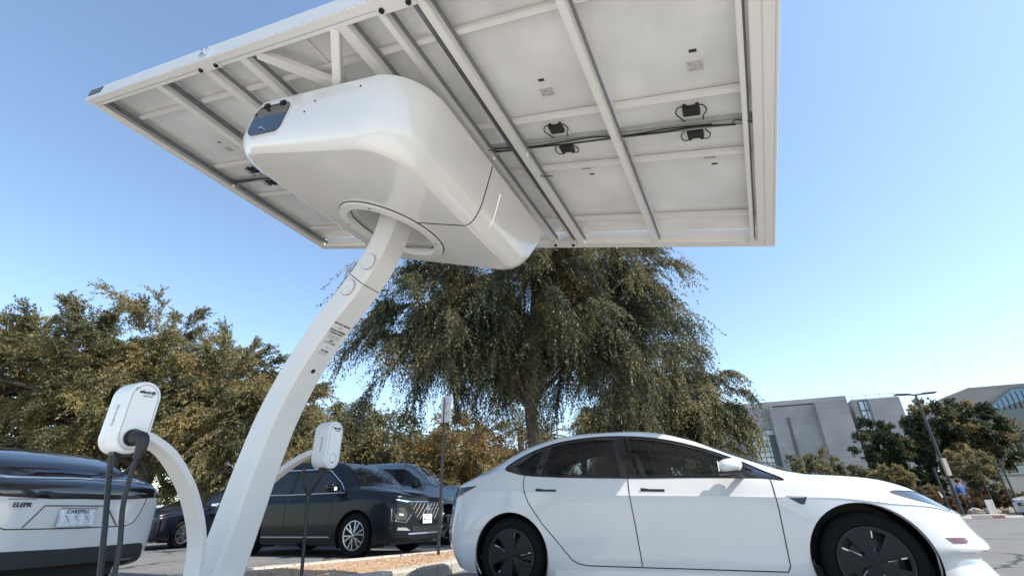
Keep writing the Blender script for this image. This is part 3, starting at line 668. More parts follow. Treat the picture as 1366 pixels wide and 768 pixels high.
def net_surface(rows, su, sv):
    """rows[k][i] = (x,y,z); returns grid of points for y >= 0"""
    K = len(rows); N = len(rows[0]); A = np.array(rows, float)
    G = []
    ti = np.linspace(0, N-1, (N-1)*su+1); tk = np.linspace(0, K-1, (K-1)*sv+1)
    tmp = np.array([[crom(A[k], t) for t in ti] for k in range(K)])
    return np.array([[crom(tmp[:, i], t) for i in range(len(ti))] for t in tk])
def offset_tube(loop, nrm, r, mi=0): pass
def car_body(T, rows, groups, arches, paint, well_r, su=8, sv=5, lip=.02, under=CLAD, seam_of=(), floor_z=.2):
    G = net_surface(rows, su, sv); G[:, :, 1] = np.maximum(G[:, :, 1], 0)
    K, N = G.shape[:2]; bm = bmesh.new()
    V = [[bm.verts.new(G[k, i]) for i in range(N)] for k in range(K)]
    for k in range(K-1):
        for i in range(N-1):
            q = [V[k][i], V[k][i+1], V[k+1][i+1], V[k+1][i]]
            try: bm.faces.new(q)
            except ValueError: pass
    bmesh.ops.remove_doubles(bm, verts=bm.verts, dist=2e-4)
    bmesh.ops.dissolve_degenerate(bm, edges=bm.edges, dist=1e-4)
    low = lambda c: c.y > .45 and c.z < 1.15
    for (cx, cz, r) in arches: cut_poly(bm, 'y', circ(cx, cz, r, 44), low)
    for g in groups: cut_poly(bm, g['axis'], g['poly'], g['flt'])
    bm.faces.ensure_lookup_table()
    # outer arch hole
    dead = []; cls = {}
    for f in bm.faces:
        c = f.calc_center_median()
        if low(c) and any((c.x-cx)**2+(c.z-cz)**2 < r*r for cx, cz, r in arches): dead.append(f); continue
        for gi, g in enumerate(groups):
            ia, ib = {'y': (0, 2), 'x': (1, 2), 'z': (0, 1)}[g['axis']]
            if g['flt'](c) and inpoly(c[ia], c[ib], g['poly']): cls[f] = gi; break
    bmesh.ops.delete(bm, geom=dead, context='FACES_ONLY')
    alive = set(bm.faces)
    bm.normal_update()
    fl = sum(1 if f.normal.y*f.calc_center_median().y > 0 else -1 for f in alive if f.calc_center_median().z < .8)
    if fl < 0:
        bmesh.ops.reverse_faces(bm, faces=list(alive)); bm.normal_update()
    for v in bm.verts: v.normal_update()
    objs = {}
    surf = [([tuple(v.co) for v in f.verts]) for f in alive]
    inv = None
    def emit(name, faces, mats, sides, seam, parent, push=0.0, solid=0.0):
        for sgn in ((1,), (-1,)) if sides else ((1, -1),):
            b = MB(); 
            for s in sgn:
                idx = {}
                vs = []; fs = []
                for f in faces:
                    q = []
                    for v in f.verts:
                        if v not in idx: idx[v] = len(vs); c = v.co-v.normal*push; vs.append((c.x, c.y*s, c.z))
                        q.append(idx[v])
                    fs.append(tuple(q if s > 0 else q[::-1]))
                b.add(vs, fs)
                fset = set(faces)
                bed = [e for f in faces for e in f.edges if sum(1 for lf in e.link_faces if lf in fset) == 1 and not (abs(e.verts[0].co.y) < 1e-4 and abs(e.verts[1].co.y) < 1e-4)]
                # turned-in edge so that the sheet has thickness
                for e in set(bed):
                    a, c = e.verts; na, nc = a.normal*.02, c.normal*.02
                    q = [a.co-a.normal*push, c.co-c.normal*push, c.co-c.normal*push-nc, a.co-a.normal*push-na]
                    b.add([(p.x, p.y*s, p.z) for p in q], [(0, 1, 2, 3)])
                if seam:
                    chains = chain(set(bed))
                    for ch in chains:
                        pts_ = [Vector((v.co.x, v.co.y*s, v.co.z))+Vector((v.normal.x, v.normal.y*s, v.normal.z))*.0005 for v in ch]
                        b.tube(pts_, seam, 5, 1, cap=False)
            me_o = build_local(b, name, mats if isinstance(mats, list) else [mats, BLK], parent)
            objs.setdefault(name, []).append(me_o)
    def chain(es):
        adj = {}
        for e in es:
            for a, b in ((e.verts[0], e.verts[1]), (e.verts[1], e.verts[0])): adj.setdefault(a, []).append(b)
        out = []; seen = set()
        ends = [v for v in adj if len(adj[v]) == 1]+list(adj)
        for s in ends:
            if s in seen: continue
            ch = [s]; seen.add(s); cur = s
            while True:
                nx = [x for x in adj[cur] if x not in seen]
                if not nx:
                    if len(ch) > 2 and s in adj[cur]: ch.append(s)
                    break
                cur = nx[0]; seen.add(cur); ch.append(cur)
            if len(ch) > 1: out.append(ch)
        return out
    def build_local(b, name, mats, parent):
        me = bpy.data.meshes.new(name); me.from_pydata(b.v, [], b.f)
        for m in mats: me.materials.append(m)
        if any(b.m): me.polygons.foreach_set('material_index', b.m)
        bb = bmesh.new(); bb.from_mesh(me)
        bmesh.ops.remove_doubles(bb, verts=bb.verts, dist=1e-5)
        bb.to_mesh(me); bb.free()
        me.polygons.foreach_set('use_smooth', [True]*len(me.polygons)); me.set_sharp_from_angle(angle=R_(38))
        o = bpy.data.objects.new(name, me); col.objects.link(o); o.parent = parent; return o
    body_faces = [f for f in alive if f not in cls]
    emit('body', body_faces, paint, False, 0, T)
    for gi, g in enumerate(groups):
        fs = [f for f in alive if cls.get(f) == gi]
        if fs: emit(g['name'], fs, g['mat'], g.get('sides', False), g.get('seam', 0), T, g.get('push', 0))
    # arch lips, liners
    for (cx, cz, r) in arches:
        for s in (1, -1):
            b = MB(); vs = []; n = 40
            for k in range(n+1):
                a = math.radians(-30)+math.radians(240)*k/n
                vs += [(cx+(r+.0)*math.cos(a), s*.915, cz+(r)*math.sin(a)), (cx+(r+.0)*math.cos(a), s*.48, cz+r*math.sin(a)), (cx+.1*math.cos(a), s*.47, cz+.1*math.sin(a))]
            b.add(vs, [(3*k+j, 3*k+3+j, 3*k+4+j, 3*k+1+j) for k in range(n) for j in range(2)])
            build_local(b, 'wheel_liner', [BLK], T)
    # closed underside
    return surf, objs, build_local
def ray_local(bvh, o, d):
    r = bvh.ray_cast(Vector(o), Vector(d).normalized()); return (r[0], r[1]) if r[0] else (None, None)
def surf_bvh(surf):
    vs = []; fs = []
    for q in surf:
        for s in (1, -1):
            b = len(vs); vs += [(x, y*s, z) for x, y, z in q]; fs.append(tuple(range(b, b+len(q))))
    return BVHTree.FromPolygons([Vector(v) for v in vs], fs)
def local(o_parent): return root_matrix(o_parent)
def lbuild(b, name, mats, T, smooth=True, angle=35, bevel=0):   # mesh given in the vehicle's own coordinates
    o = b.build(name, mats, None, smooth=smooth, angle=angle, bevel=bevel); o.parent = T; return o
def wheel(T, cx, side, cz, R, rim, style, width=.22, face=.90, steer=0.0):
    """side +1/-1; style 'aero','multi','five'"""
    y0 = side*face; N = Vector((0, side, 0)); c = Vector((cx, y0, cz))
    b = MB(); w = width
    prof = [(rim-.004, -.02), (rim+.004, -.006), (rim+.02, -.004), (R-.055, -.0), (R-.03, -.008), (R-.010, -.030), (R, -.055), (R, -w+.05), (R-.02, -w+.01), (rim+.01, -w), (rim, -w+.02)]
    b.lathe(c, N, prof, 64)
    ty = lbuild(b, 'wheel', [RUB], T, True, 45)
    b = MB(); b.lathe(c, N, [(R+.0005, -w+.055+k) if j % 2 else (R-.006, -w+.055+k) for k, j in ((0, 1), (.03, 1), (.031, 0), (.036, 0), (.037, 1), (.07, 1), (.071, 0), (.076, 0), (.077, 1), (.11, 1))], 64); lbuild(b, 'tread', [RUB], ty)
    rimm = {'aero': ALLOY, 'multi': ALLOY, 'five': ALLOY}[style]
    b = MB(); b.lathe(c, N, [(rim, -.012), (rim-.004, -.006), (rim-.014, -.008), (rim-.02, -.03), (rim-.03, -.16)], 64); lbuild(b, 'rim', [GUNM if style == 'aero' else rimm], ty)
    b = MB(); b.cyl(c-N*.14, N, rim-.03, .01, 32); lbuild(b, 'back_plate', [BLK], ty)
    b = MB(); b.lathe(c-N*.10, N, [(.0, .012), (.15, .012), (.15, 0), (0, 0)], 36); lbuild(b, 'brake_disc', [DKSTEEL], ty)
    u0 = Vector((1, 0, 0)); v0 = Vector((0, 0, 1))
    def P(r, a, h): return c+N*h+u0*(r*math.cos(a))+v0*(r*math.sin(a))
    if style == 'aero':
        # cover: dished disc with five slots; polar grid
        b = MB(); na = 100; rr = [.0, .035, .05, .075, .10, .13, .16, .19, .205, rim-.012, rim-.004]
        def hgt(r, a):
            ph = (a*5/(2*math.pi)) % 1; d = min(ph, 1-ph)
            return .002+.012*math.cos(min(1, r/rim)*1.4)+(-.010*math.exp(-(d/.13)**2)*(1 if .05 < r < .2 else .3))
        vs = [P(r, 2*math.pi*k/na, hgt(r, 2*math.pi*k/na)) for r in rr for k in range(na)]; fs = []
        for i in range(len(rr)-1):
            rm = (rr[i]+rr[i+1])/2
            for k in range(na):
                ph = ((k+.5)/na*5+.22) % 1; wd = .24+.5*(rm-.07)
                if .075 < rm < .205 and ph < wd+.06: continue
                fs.append((i*na+k, i*na+(k+1) % na, (i+1)*na+(k+1) % na, (i+1)*na+k))
        b.add(vs, fs); lbuild(b, 'wheel_cover', [GUNM], ty, True, 50)
        b = MB(); b.tube([P(rim-.008, 2*math.pi*k/64, .004) for k in range(65)], .003, 5); lbuild(b, 'cover_rim', [DKSTEEL], ty)
        b = MB()
        for k in range(10):
            a = 2*math.pi*(k+.3)/10; b.beam(P(.03, a, -.035), P(rim-.03, a, -.03), .024, .02, N)
        lbuild(b, 'spokes', [ALLOY], ty)
    else:
        b = MB(); n = 6 if style == 'multi' else 5
        for k in range(n):
            a = 2*math.pi*(k+.25)/n
            if style == 'multi':
                for s2 in (-.13, .13):
                    b.add([P(.045, a-.25, .0), P(.045, a+.25, .0), P(rim-.02, a+s2*1.6+.05, -.012), P(rim-.02, a+s2*1.6-.05, -.012), P(.045, a-.25, -.03), P(.045, a+.25, -.03), P(rim-.02, a+s2*1.6+.05, -.04), P(rim-.02, a+s2*1.6-.05, -.04)], [(0, 1, 2, 3), (4, 5, 6, 7), (0, 1, 5, 4), (1, 2, 6, 5), (2, 3, 7, 6), (3, 0, 4, 7)])
            else:
                b.add([P(.05, a-.45, .0), P(.05, a+.45, .0), P(rim-.01, a+.2, -.01), P(rim-.01, a-.2, -.01), P(.05, a-.5, -.03), P(.05, a+.5, -.03), P(rim-.01, a+.2, -.04), P(rim-.01, a-.2, -.04)], [(0, 1, 2, 3), (4, 5, 6, 7), (0, 1, 5, 4), (1, 2, 6, 5), (2, 3, 7, 6), (3, 0, 4, 7)])
        lbuild(b, 'spokes', [ALLOY], ty, True, 25)
        b = MB(); b.lathe(c, N, [(rim-.02, -.016), (rim-.012, -.004), (rim, -.006), (rim+.002, -.014)], 48); lbuild(b, 'rim_lip', [ALLOY], ty)
    b = MB(); b.lathe(c+N*.0, N, [(.034, -.03), (.034, .004), (.028, .012), (0, .013)], 24); lbuild(b, 'hub_cap', [GUNM if style == 'aero' else ALLOY], ty)
    return ty
def slab(T, name, x0, x1, y0, y1, z0, z1, m, bevel=.0):
    b = MB(); b.abox(x0, x1, y0, y1, z0, z1); return lbuild(b, name, [m], T, bevel > 0, 40, bevel)
def rbox(b, c, hx, hy, hz, r, tilt=0, seg=5):    # rounded cushion-like box via superellipse
    n = 16; vs = []; nn = 9
    ct, st_ = math.cos(tilt), math.sin(tilt)
    for i in range(nn+1):
        th = -math.pi/2+math.pi*i/nn
        for k in range(n):
            ph = 2*math.pi*k/n; e = .45
            f = lambda q: math.copysign(abs(q)**e, q)
            x, y, z = hx*f(math.cos(th))*f(math.cos(ph)), hy*f(math.cos(th))*f(math.sin(ph)), hz*f(math.sin(th))
            vs.append((c[0]+x*ct+z*st_, c[1]+y, c[2]-x*st_+z*ct))
    b.add(vs, [(i*n+k, i*n+(k+1) % n, (i+1)*n+(k+1) % n, (i+1)*n+k) for i in range(nn) for k in range(n)])
def interior(T, xf, xr, zs, half=.36, dash=None):
    for y in (half, -half):
        b = MB(); rbox(b, (xf, y, zs), .27, .25, .09, .05); rbox(b, (xf-.33, y, zs+.32), .07, .23, .33, .05, -.22)
        s = lbuild(b, 'seat', [SEAT], T, True, 60)
        b = MB(); rbox(b, (xf-.43, y, zs+.74), .05, .13, .09, .04, -.2); b.cyl((xf-.41, y-.06, zs+.64), (0, 0, 1), .008, .14, 8); b.cyl((xf-.41, y+.06, zs+.64), (0, 0, 1), .008, .14, 8); lbuild(b, 'headrest', [SEAT], s, True, 60)
    b = MB(); rbox(b, (xr, 0, zs), .26, .62, .09, .05); rbox(b, (xr-.32, 0, zs+.30), .08, .62, .32, .05, -.3); s = lbuild(b, 'rear_seat', [SEAT], T, True, 60)
    for y in (.36, -.36):
        b = MB(); rbox(b, (xr-.43, y, zs+.64), .05, .12, .07, .04, -.2); lbuild(b, 'headrest', [SEAT], s, True, 60)
    if dash:
        b = MB(); rbox(b, (dash, 0, zs+.42), .18, .70, .10, .05); d = lbuild(b, 'dashboard', [SEAT], T, True, 60)
        b = MB(); cc_ = Vector((dash-.32, half, zs+.40)); ax = Vector((-1, 0, .45)).normalized(); u = ax.orthogonal().normalized(); w = ax.cross(u)
        b.tube([cc_+(u*math.cos(t)+w*math.sin(t))*.18 for t in np.linspace(0, 2*math.pi, 33)], .015, 8); b.beam(cc_-Vector((0, .17, 0)), cc_+Vector((0, .17, 0)), .03, .02); lbuild(b, 'steering_wheel', [SEAT], T, True, 50)
def place(T, x, y, a): T.location = (x, y, 0); T.rotation_euler = (0, 0, -a); T.matrix_basis = Matrix.Translation((x, y, 0)) @ Matrix.Rotation(-a, 4, 'Z')

# ---- white sedan at the right -------------------------------------------------
SED = thing('parked_sedan', (0, 0, 0), 'white four-door sedan with dark wheel covers, parked in the right foreground', 'car')
place(SED, .29743, 5.84497, .41259)
rowsT = dict(
 B=[(-0.9,0,0.3),(-0.85,0.45,0.29),(-0.66,0.75,0.27),(-0.56,0.84,0.22),(-0.38,0.86,0.18),(0,0.86,0.17),(0.45,0.86,0.17),(0.9,0.86,0.17),(1.35,0.86,0.17),(1.85,0.86,0.17),(2.3,0.86,0.17),(2.75,0.87,0.17),(3.1,0.855,0.17),(3.38,0.83,0.19),(3.59,0.71,0.18),(3.73,0.42,0.175),(3.79,0,0.17)],
 S1=[(-0.96,0,0.4),(-0.9,0.46,0.4),(-0.7,0.79,0.38),(-0.6,0.885,0.34),(-0.38,0.905,0.28),(0,0.898,0.26),(0.45,0.893,0.265),(0.9,0.891,0.265),(1.35,0.89,0.265),(1.85,0.891,0.26),(2.3,0.896,0.26),(2.75,0.903,0.26),(3.1,0.9,0.26),(3.37,0.815,0.365),(3.52,0.66,0.36),(3.64,0.38,0.36),(3.69,0,0.36)],
 S2=[(-0.978,0,0.52),(-0.92,0.47,0.52),(-0.72,0.8,0.52),(-0.62,0.893,0.5),(-0.38,0.922,0.46),(0,0.925,0.45),(0.45,0.902,0.44),(0.9,0.902,0.44),(1.35,0.902,0.44),(1.85,0.902,0.43),(2.3,0.902,0.43),(2.75,0.925,0.44),(3.1,0.91,0.43),(3.39,0.845,0.415),(3.58,0.7,0.41),(3.705,0.42,0.41),(3.77,0,0.41)],
 M=[(-0.965,0,0.68),(-0.905,0.46,0.69),(-0.71,0.78,0.7),(-0.61,0.88,0.7),(-0.38,0.918,0.68),(0,0.928,0.67),(0.45,0.912,0.65),(0.9,0.912,0.645),(1.35,0.912,0.64),(1.85,0.912,0.635),(2.3,0.912,0.625),(2.75,0.922,0.62),(3.1,0.9,0.59),(3.37,0.81,0.57),(3.53,0.66,0.545),(3.65,0.38,0.535),(3.7,0,0.535)],
 SH=[(-0.95,0,0.84),(-0.89,0.45,0.85),(-0.69,0.765,0.86),(-0.6,0.855,0.875),(-0.38,0.892,0.89),(0,0.915,0.885),(0.45,0.918,0.855),(0.9,0.918,0.825),(1.35,0.918,0.805),(1.85,0.918,0.79),(2.3,0.915,0.77),(2.75,0.903,0.755),(3.08,0.875,0.715),(3.33,0.78,0.685),(3.49,0.63,0.645),(3.62,0.37,0.62),(3.67,0,0.615)])
rowsT['SH2'] = [(x, max(0, y-.007 if y > .3 else y), z+.012) for x, y, z in rowsT['SH']]
rowsT.update(
 BL=[(-0.87,0,0.955),(-0.83,0.44,0.955),(-0.68,0.72,0.96),(-0.57,0.79,0.985),(-0.36,0.815,1.03),(0,0.825,1.05),(0.45,0.84,1),(0.9,0.845,0.975),(1.35,0.848,0.955),(1.85,0.846,0.94),(2.3,0.838,0.915),(2.7,0.795,0.915),(3.02,0.72,0.89),(3.25,0.62,0.835),(3.42,0.5,0.755),(3.56,0.31,0.69),(3.62,0,0.68)],
 G1=[(-0.87,0,0.985),(-0.83,0.4,0.99),(-0.67,0.62,0.995),(-0.55,0.69,1.03),(-0.34,0.725,1.09),(0.02,0.755,1.16),(0.45,0.755,1.18),(0.9,0.757,1.185),(1.35,0.757,1.165),(1.8,0.752,1.1),(2.2,0.745,1.005),(2.64,0.67,0.945),(2.98,0.59,0.9),(3.2,0.51,0.845),(3.37,0.41,0.77),(3.52,0.26,0.705),(3.59,0,0.695)],
 RE=[(-0.87,0,1),(-0.82,0.3,1.01),(-0.65,0.5,1.015),(-0.51,0.57,1.06),(-0.25,0.59,1.18),(0.05,0.595,1.31),(0.45,0.6,1.392),(0.9,0.6,1.405),(1.35,0.6,1.375),(1.75,0.61,1.275),(2.1,0.645,1.12),(2.56,0.56,0.96),(2.93,0.47,0.91),(3.16,0.38,0.855),(3.33,0.3,0.785),(3.49,0.18,0.72),(3.56,0,0.71)],
 R2=[(-0.87,0,1.005),(-0.81,0.2,1.02),(-0.63,0.3,1.03),(-0.47,0.35,1.075),(-0.2,0.36,1.225),(0.1,0.37,1.355),(0.45,0.38,1.42),(0.9,0.38,1.437),(1.35,0.38,1.412),(1.7,0.38,1.32),(2.08,0.38,1.155),(2.52,0.33,0.975),(2.9,0.28,0.92),(3.13,0.22,0.865),(3.3,0.17,0.795),(3.46,0.1,0.73),(3.54,0,0.72)],
 RC=[(-0.87,0,1.01),(-0.81,0,1.025),(-0.62,0,1.035),(-0.45,0,1.085),(-0.17,0,1.24),(0.12,0,1.37),(0.45,0,1.43),(0.9,0,1.443),(1.35,0,1.423),(1.68,0,1.335),(2.07,0,1.17),(2.49,0,0.985),(2.88,0,0.925),(3.11,0,0.87),(3.28,0,0.8),(3.44,0,0.735),(3.52,0,0.725)])
order = ['B', 'S1', 'S2', 'M', 'SH', 'SH2', 'BL', 'G1', 'RE', 'R2', 'RC']
side = lambda c: c.y > .3
sidelow = lambda c: c.y > .5 and c.z < 1.03
DLO = smoothpoly([(-.10,1.125),(.02,1.065),(.2,1.03),(.6,.998),(1.17,.968),(1.8,.948),(2.25,.925),(2.43,.905),(2.30,.985),(2.10,1.095),(1.82,1.215),(1.5,1.312),(1.15,1.365),(.8,1.378),(.42,1.345),(.12,1.255)], 5)
W1 = [(.32,1.035),(1.10,.99),(1.035,1.335),(.80,1.352),(.52,1.333),(.38,1.30)]
W2 = [(1.24,.985),(2.10,.955),(2.22,.985),(2.02,1.10),(1.78,1.20),(1.48,1.29),(1.17,1.338)]
W3 = [(.02,1.13),(.08,1.075),(.25,1.045),(.30,1.275),(.20,1.25)]
D1 = [(.135,1.06),(.135,.956),(.20,.79),(.33,.61),(.488,.439),(.60,.315),(.66,.285),(.75,.272),(1.217,.268),(1.20,.56),(1.18,.82),(1.165,.975)]
D2 = [(1.217,.268),(2.30,.262),(2.325,.30),(2.338,.68),(2.335,.89),(2.32,.935),(1.8,.955),(1.165,.975),(1.18,.82),(1.20,.56)]
groups = [
 dict(name='window', axis='y', poly=W1, flt=side, mat=[GLASS, BLK], sides=True, push=.004),
 dict(name='window', axis='y', poly=W2, flt=side, mat=[GLASS, BLK], sides=True, push=.004),
 dict(name='quarter_window', axis='y', poly=W3, flt=side, mat=[GLASS, BLK], sides=True, push=.004),
 dict(name='window_surround', axis='y', poly=DLO, flt=side, mat=[GBLK, BLK], sides=True, seam=.004, push=.003),
 dict(name='rear_door', axis='y', poly=D1, flt=sidelow, mat=[W_CAR, BLK], sides=True, seam=.0042),
 dict(name='front_door', axis='y', poly=D2, flt=sidelow, mat=[W_CAR, BLK], sides=True, seam=.0042),
 dict(name='tail_light', axis='y', poly=[(-.99,.80),(-.80,.79),(-.60,.87),(-.40,.955),(-.62,.945),(-.99,.935)], flt=lambda c: c.x < -.3 and c.z < 1, mat=[mat('smoked_tail_lens', (.06, .010, .010), .1, coat=1), BLK], seam=.003, sides=True),
 dict(name='headlight', axis='z', poly=smoothpoly([(3.12,.79),(3.24,.70),(3.38,.57),(3.51,.50),(3.50,.60),(3.43,.68),(3.29,.765)], 4), flt=lambda c: c.z > .55 and c.x > 3, mat=[mat('headlight_lens', (.035, .045, .06), .06, metal=.1, coat=1), BLK], seam=.003, sides=True),
 dict(name='windshield', axis='z', poly=[(1.62,-.05),(1.66,.52),(2.05,.57),(2.50,.60),(2.46,-.05)], flt=lambda c: c.z > .93 and c.x > 1.3, mat=[GLASS, BLK], seam=.004, push=.003),
 dict(name='roof_glass', axis='z', poly=[(.34,-.05),(.34,.48),(1.5,.49),(1.5,-.05)], flt=lambda c: c.z > 1.2, mat=[GBLK, BLK], push=.002),
 dict(name='rear_glass', axis='z', poly=[(-.42,-.05),(-.38,.46),(.0,.5),(.30,.48),(.30,-.05)], flt=lambda c: c.z > 1.0, mat=[GBLK, BLK], push=.002),
]
surf, objs, bl = car_body(SED, [rowsT[k] for k in order], groups, [(0, .335, .372), (2.865, .335, .392)], [W_CAR], .39, su=8, sv=5)
bvh = surf_bvh(surf)
for cx in (0, 2.875):
    for s in (1, -1): wheel(SED, cx, s, .334, .334, .236, 'aero', .23, .895)
slab(SED, 'underbody', -.50, 3.25, -.70, .70, .16, .30, CLAD)
slab(SED, 'cabin_floor', -.35, 2.5, -.84, .84, .30, .34, SEAT)
interior(SED, 1.42, .55, .48, .37, 2.12)
for s in (1, -1):
    b = MB(); b.abox(.42, 2.45, s*.84, s*.885, .16, .262); lbuild(b, 'sill', [W_CAR], SED, True, 40, .01)
    # door handles
    for x0 in (.28, 1.28):
        b = MB(); L_ = .205
        for i in range(10):
            pass
        pp = []
        for t in np.linspace(0, 1, 9):
            x = x0+L_*t; z = .893-.030*(x0 > 1)-.008*t
            p, n = ray_local(bvh, (x, s*2, z), (0, -s, 0))
            if p: pp.append((p+Vector((0, s*.0015, 0)), n))
        vs = []
        for i, (p, n) in enumerate(pp):
            hh = .017 if i < 2 else (.014 if i == 2 else .010)
            vs += [p+Vector((0, 0, hh)), p+Vector((0, s*.006, hh*.7)), p+Vector((0, s*.006, -.009)), p+Vector((0, 0, -.011))]
        b.add(vs, [(4*i+j, 4*i+4+j, 4*i+5+j, 4*i+1+j) for i in range(len(pp)-1) for j in range(3)]+[(0, 1, 2, 3), tuple(4*(len(pp)-1)+j for j in range(4))])
        lbuild(b, 'door_handle', [BLK], SED, True, 40)
    # mirror: white shell, black foot
    b = MB(); c = Vector((2.03, s*1.0, 1.015)); vs = []; n = 20; m_ = 10
    for i in range(m_+1):
        th = -math.pi/2+math.pi*i/m_
        for k in range(n):
            ph = 2*math.pi*k/n; f = lambda q, e: math.copysign(abs(q)**e, q)
            x = .115*f(math.cos(th), .8)*f(math.cos(ph), .75); y = .135*f(math.cos(th), .8)*f(math.sin(ph), .75); z = .062*f(math.sin(th), .7)
            if x < 0: x *= .65
            z += .012*(x/.1); 
            vs.append(c+Vector((x, y*(1-.25*(z > 0)*abs(z)/.06), z if z > -.045 else -.045)))
    b.add(vs, [(i*n+k, i*n+(k+1) % n, (i+1)*n+(k+1) % n, (i+1)*n+k) for i in range(m_) for k in range(n)])
    mi = lbuild(b, 'mirror', [W_CAR], SED, True, 50)
    b = MB(); b.box(c+Vector((.01, 0, -.053)), (.085, 0, 0), (0, .115, 0), (0, 0, .008)); b.beam(c+Vector((.02, -s*.02, -.055)), c+Vector((.10, -s*.185, -.075)), .045, .03); lbuild(b, 'mirror_foot', [BLK], mi, True, 40, .004)
    b = MB(); b.box(c+Vector((-.066, 0, .0)), (.004, 0, 0), (0, .11, 0), (0, 0, .043)); lbuild(b, 'mirror_glass', [CHROME], mi, True, 40, .004)
    # dark triangular camera badge on the wing
    pts_ = []
    for x, z in ((2.405, .782), (2.555, .775), (2.525, .722), (2.50, .722)):
        p, n_ = ray_local(bvh, (x, s*2, z), (0, -s, 0)); pts_.append(p)
    b = MB(); b.prism([p+Vector((0, s*.001, 0)) for p in pts_], (0, s*.006, 0)); lbuild(b, 'side_badge', [GBLK], SED, True, 40, .0015)
    b = MB(); b.tube(spline([(1.62, s*.555, 1.335), (2.05, s*.61, 1.165), (2.5, s*.64, .985)], 8), .006, 6); lbuild(b, 'pillar_trim', [BLK], SED)
b = MB(); b.tube(spline([(-.55, -.03, 1.07), (-.47, 0, 1.12), (-.40, .0, 1.11)], 4), .012, 8); lbuild(b, 'roof_antenna', [W_CAR], SED)

# ---- parametric builder for the other vehicles --------------------------------
def vnet(st, crown=.035, bulge=.0):
    """station = (x, w, zbot, zshoulder, zbelt, yroof, ztop, lean)"""
    R = {k: [] for k in order}
    for (x, w, zb, zs, zl, yr, zt, ln) in st:
        f = w/.93; h = zs-zb
        def X(z): return x+ln*max(0, (z-zl)/max(.05, zt-zl))
        R['B'].append((x+.03*math.copysign(1, -ln if ln else 0)*0, max(0, w-.06*f), zb))
        R['S1'].append((x, max(0, w-.012*f), zb+.12*h)); R['S2'].append((x, w, zb+.38*h)); R['M'].append((x, max(0, w-.004*f), zb+.70*h))
        R['SH'].append((x, max(0, w-.012*f), zs)); R['SH2'].append((x, max(0, w-.022*f), zs+.012)); R['BL'].append((X(zl), max(0, w-.07*f) if yr < w-.02 else w, zl))
        zg = (zl+zt-.05)/2; yb = w-.07*f
        R['G1'].append((X(zg), max(0, yb+(yr-yb)*.45), zg if zt-zl > .2 else zl+(zt-zl)*.5)); R['RE'].append((X(zt), yr, zt-crown if zt-zl > .08 else zl+(zt-zl)*.8))
        R['R2'].append((X(zt), yr*.6, zt-.01)); R['RC'].append((X(zt), 0, zt))
    return [R[k] for k in order]
def simple_interior(T, x0, x1, z, half=.42): interior(T, x1, x0, z, half, x1+.75)
def feature(T, surfbvh, name, mats, poly, axis, sgn=1, off=.004, th=.012, seg=6, far=4, origin=None, bevel=0):
    """thin raised piece lying on the bodywork; poly in the plane seen along the axis"""
    d = {'x': Vector((-sgn, 0, 0)), 'y': Vector((0, -sgn, 0)), 'z': Vector((0, 0, -sgn))}[axis]; pts_ = []
    fine = []
    n = len(poly)
    for i in range(n):
        a, c = poly[i], poly[(i+1) % n]
        for k in range(seg): fine.append((a[0]+(c[0]-a[0])*k/seg, a[1]+(c[1]-a[1])*k/seg))
    cx = sum(p[0] for p in poly)/n; cy = sum(p[1] for p in poly)/n
    def hit(p):
        o = {'x': Vector((sgn*6, p[0], p[1])), 'y': Vector((p[0], sgn*4, p[1])), 'z': Vector((p[0], p[1], 4))}[axis]
        return ray_local(surfbvh, o, d)[0]
    ring = [hit(p) for p in fine]; mid = [hit((cx+(p[0]-cx)*.5, cy+(p[1]-cy)*.5)) for p in fine]; c0 = hit((cx, cy))
    if any(p is None for p in ring+mid+[c0]): return None
    b = MB(); up = -d*off; m = len(fine)
    b.add([p+up for p in ring]+[p+up for p in mid]+[c0+up]+[p+d*th for p in ring], [(i, (i+1) % m, m+(i+1) % m, m+i) for i in range(m)]+[(m+i, m+(i+1) % m, 2*m) for i in range(m)]+[(i, 2*m+1+i, 2*m+1+(i+1) % m, (i+1) % m) for i in range(m)])
    return lbuild(b, name, mats, T, True, 50)
def surf_line(T, bvh_, name, m, pts2, axis, sgn=1, r=.006, flat=False, parent=None):
    d = {'x': Vector((-sgn, 0, 0)), 'y': Vector((0, -sgn, 0))}[axis]; out = []
    for i in range(len(pts2)-1):
        a, c = pts2[i], pts2[i+1]; k = max(2, int(math.dist(a, c)/.06))
        for j in range(k+(i == len(pts2)-2)):
            p = (a[0]+(c[0]-a[0])*j/k, a[1]+(c[1]-a[1])*j/k)
            h = ray_local(bvh_, Vector((sgn*6, p[0], p[1])) if axis == 'x' else Vector((p[0], sgn*4, p[1])), d)[0]
            if h: out.append(h)
    if len(out) > 1:
        b = MB(); b.tube(out, r, 6); return lbuild(b, name, [m], parent or T, True, 50)

for s in (1, -1): feature(SED, bvh, 'side_marker', [AMBER], [(3.34, .490), (3.475, .490), (3.485, .468), (3.46, .452), (3.375, .454)], 'y', s, .0025, .006)
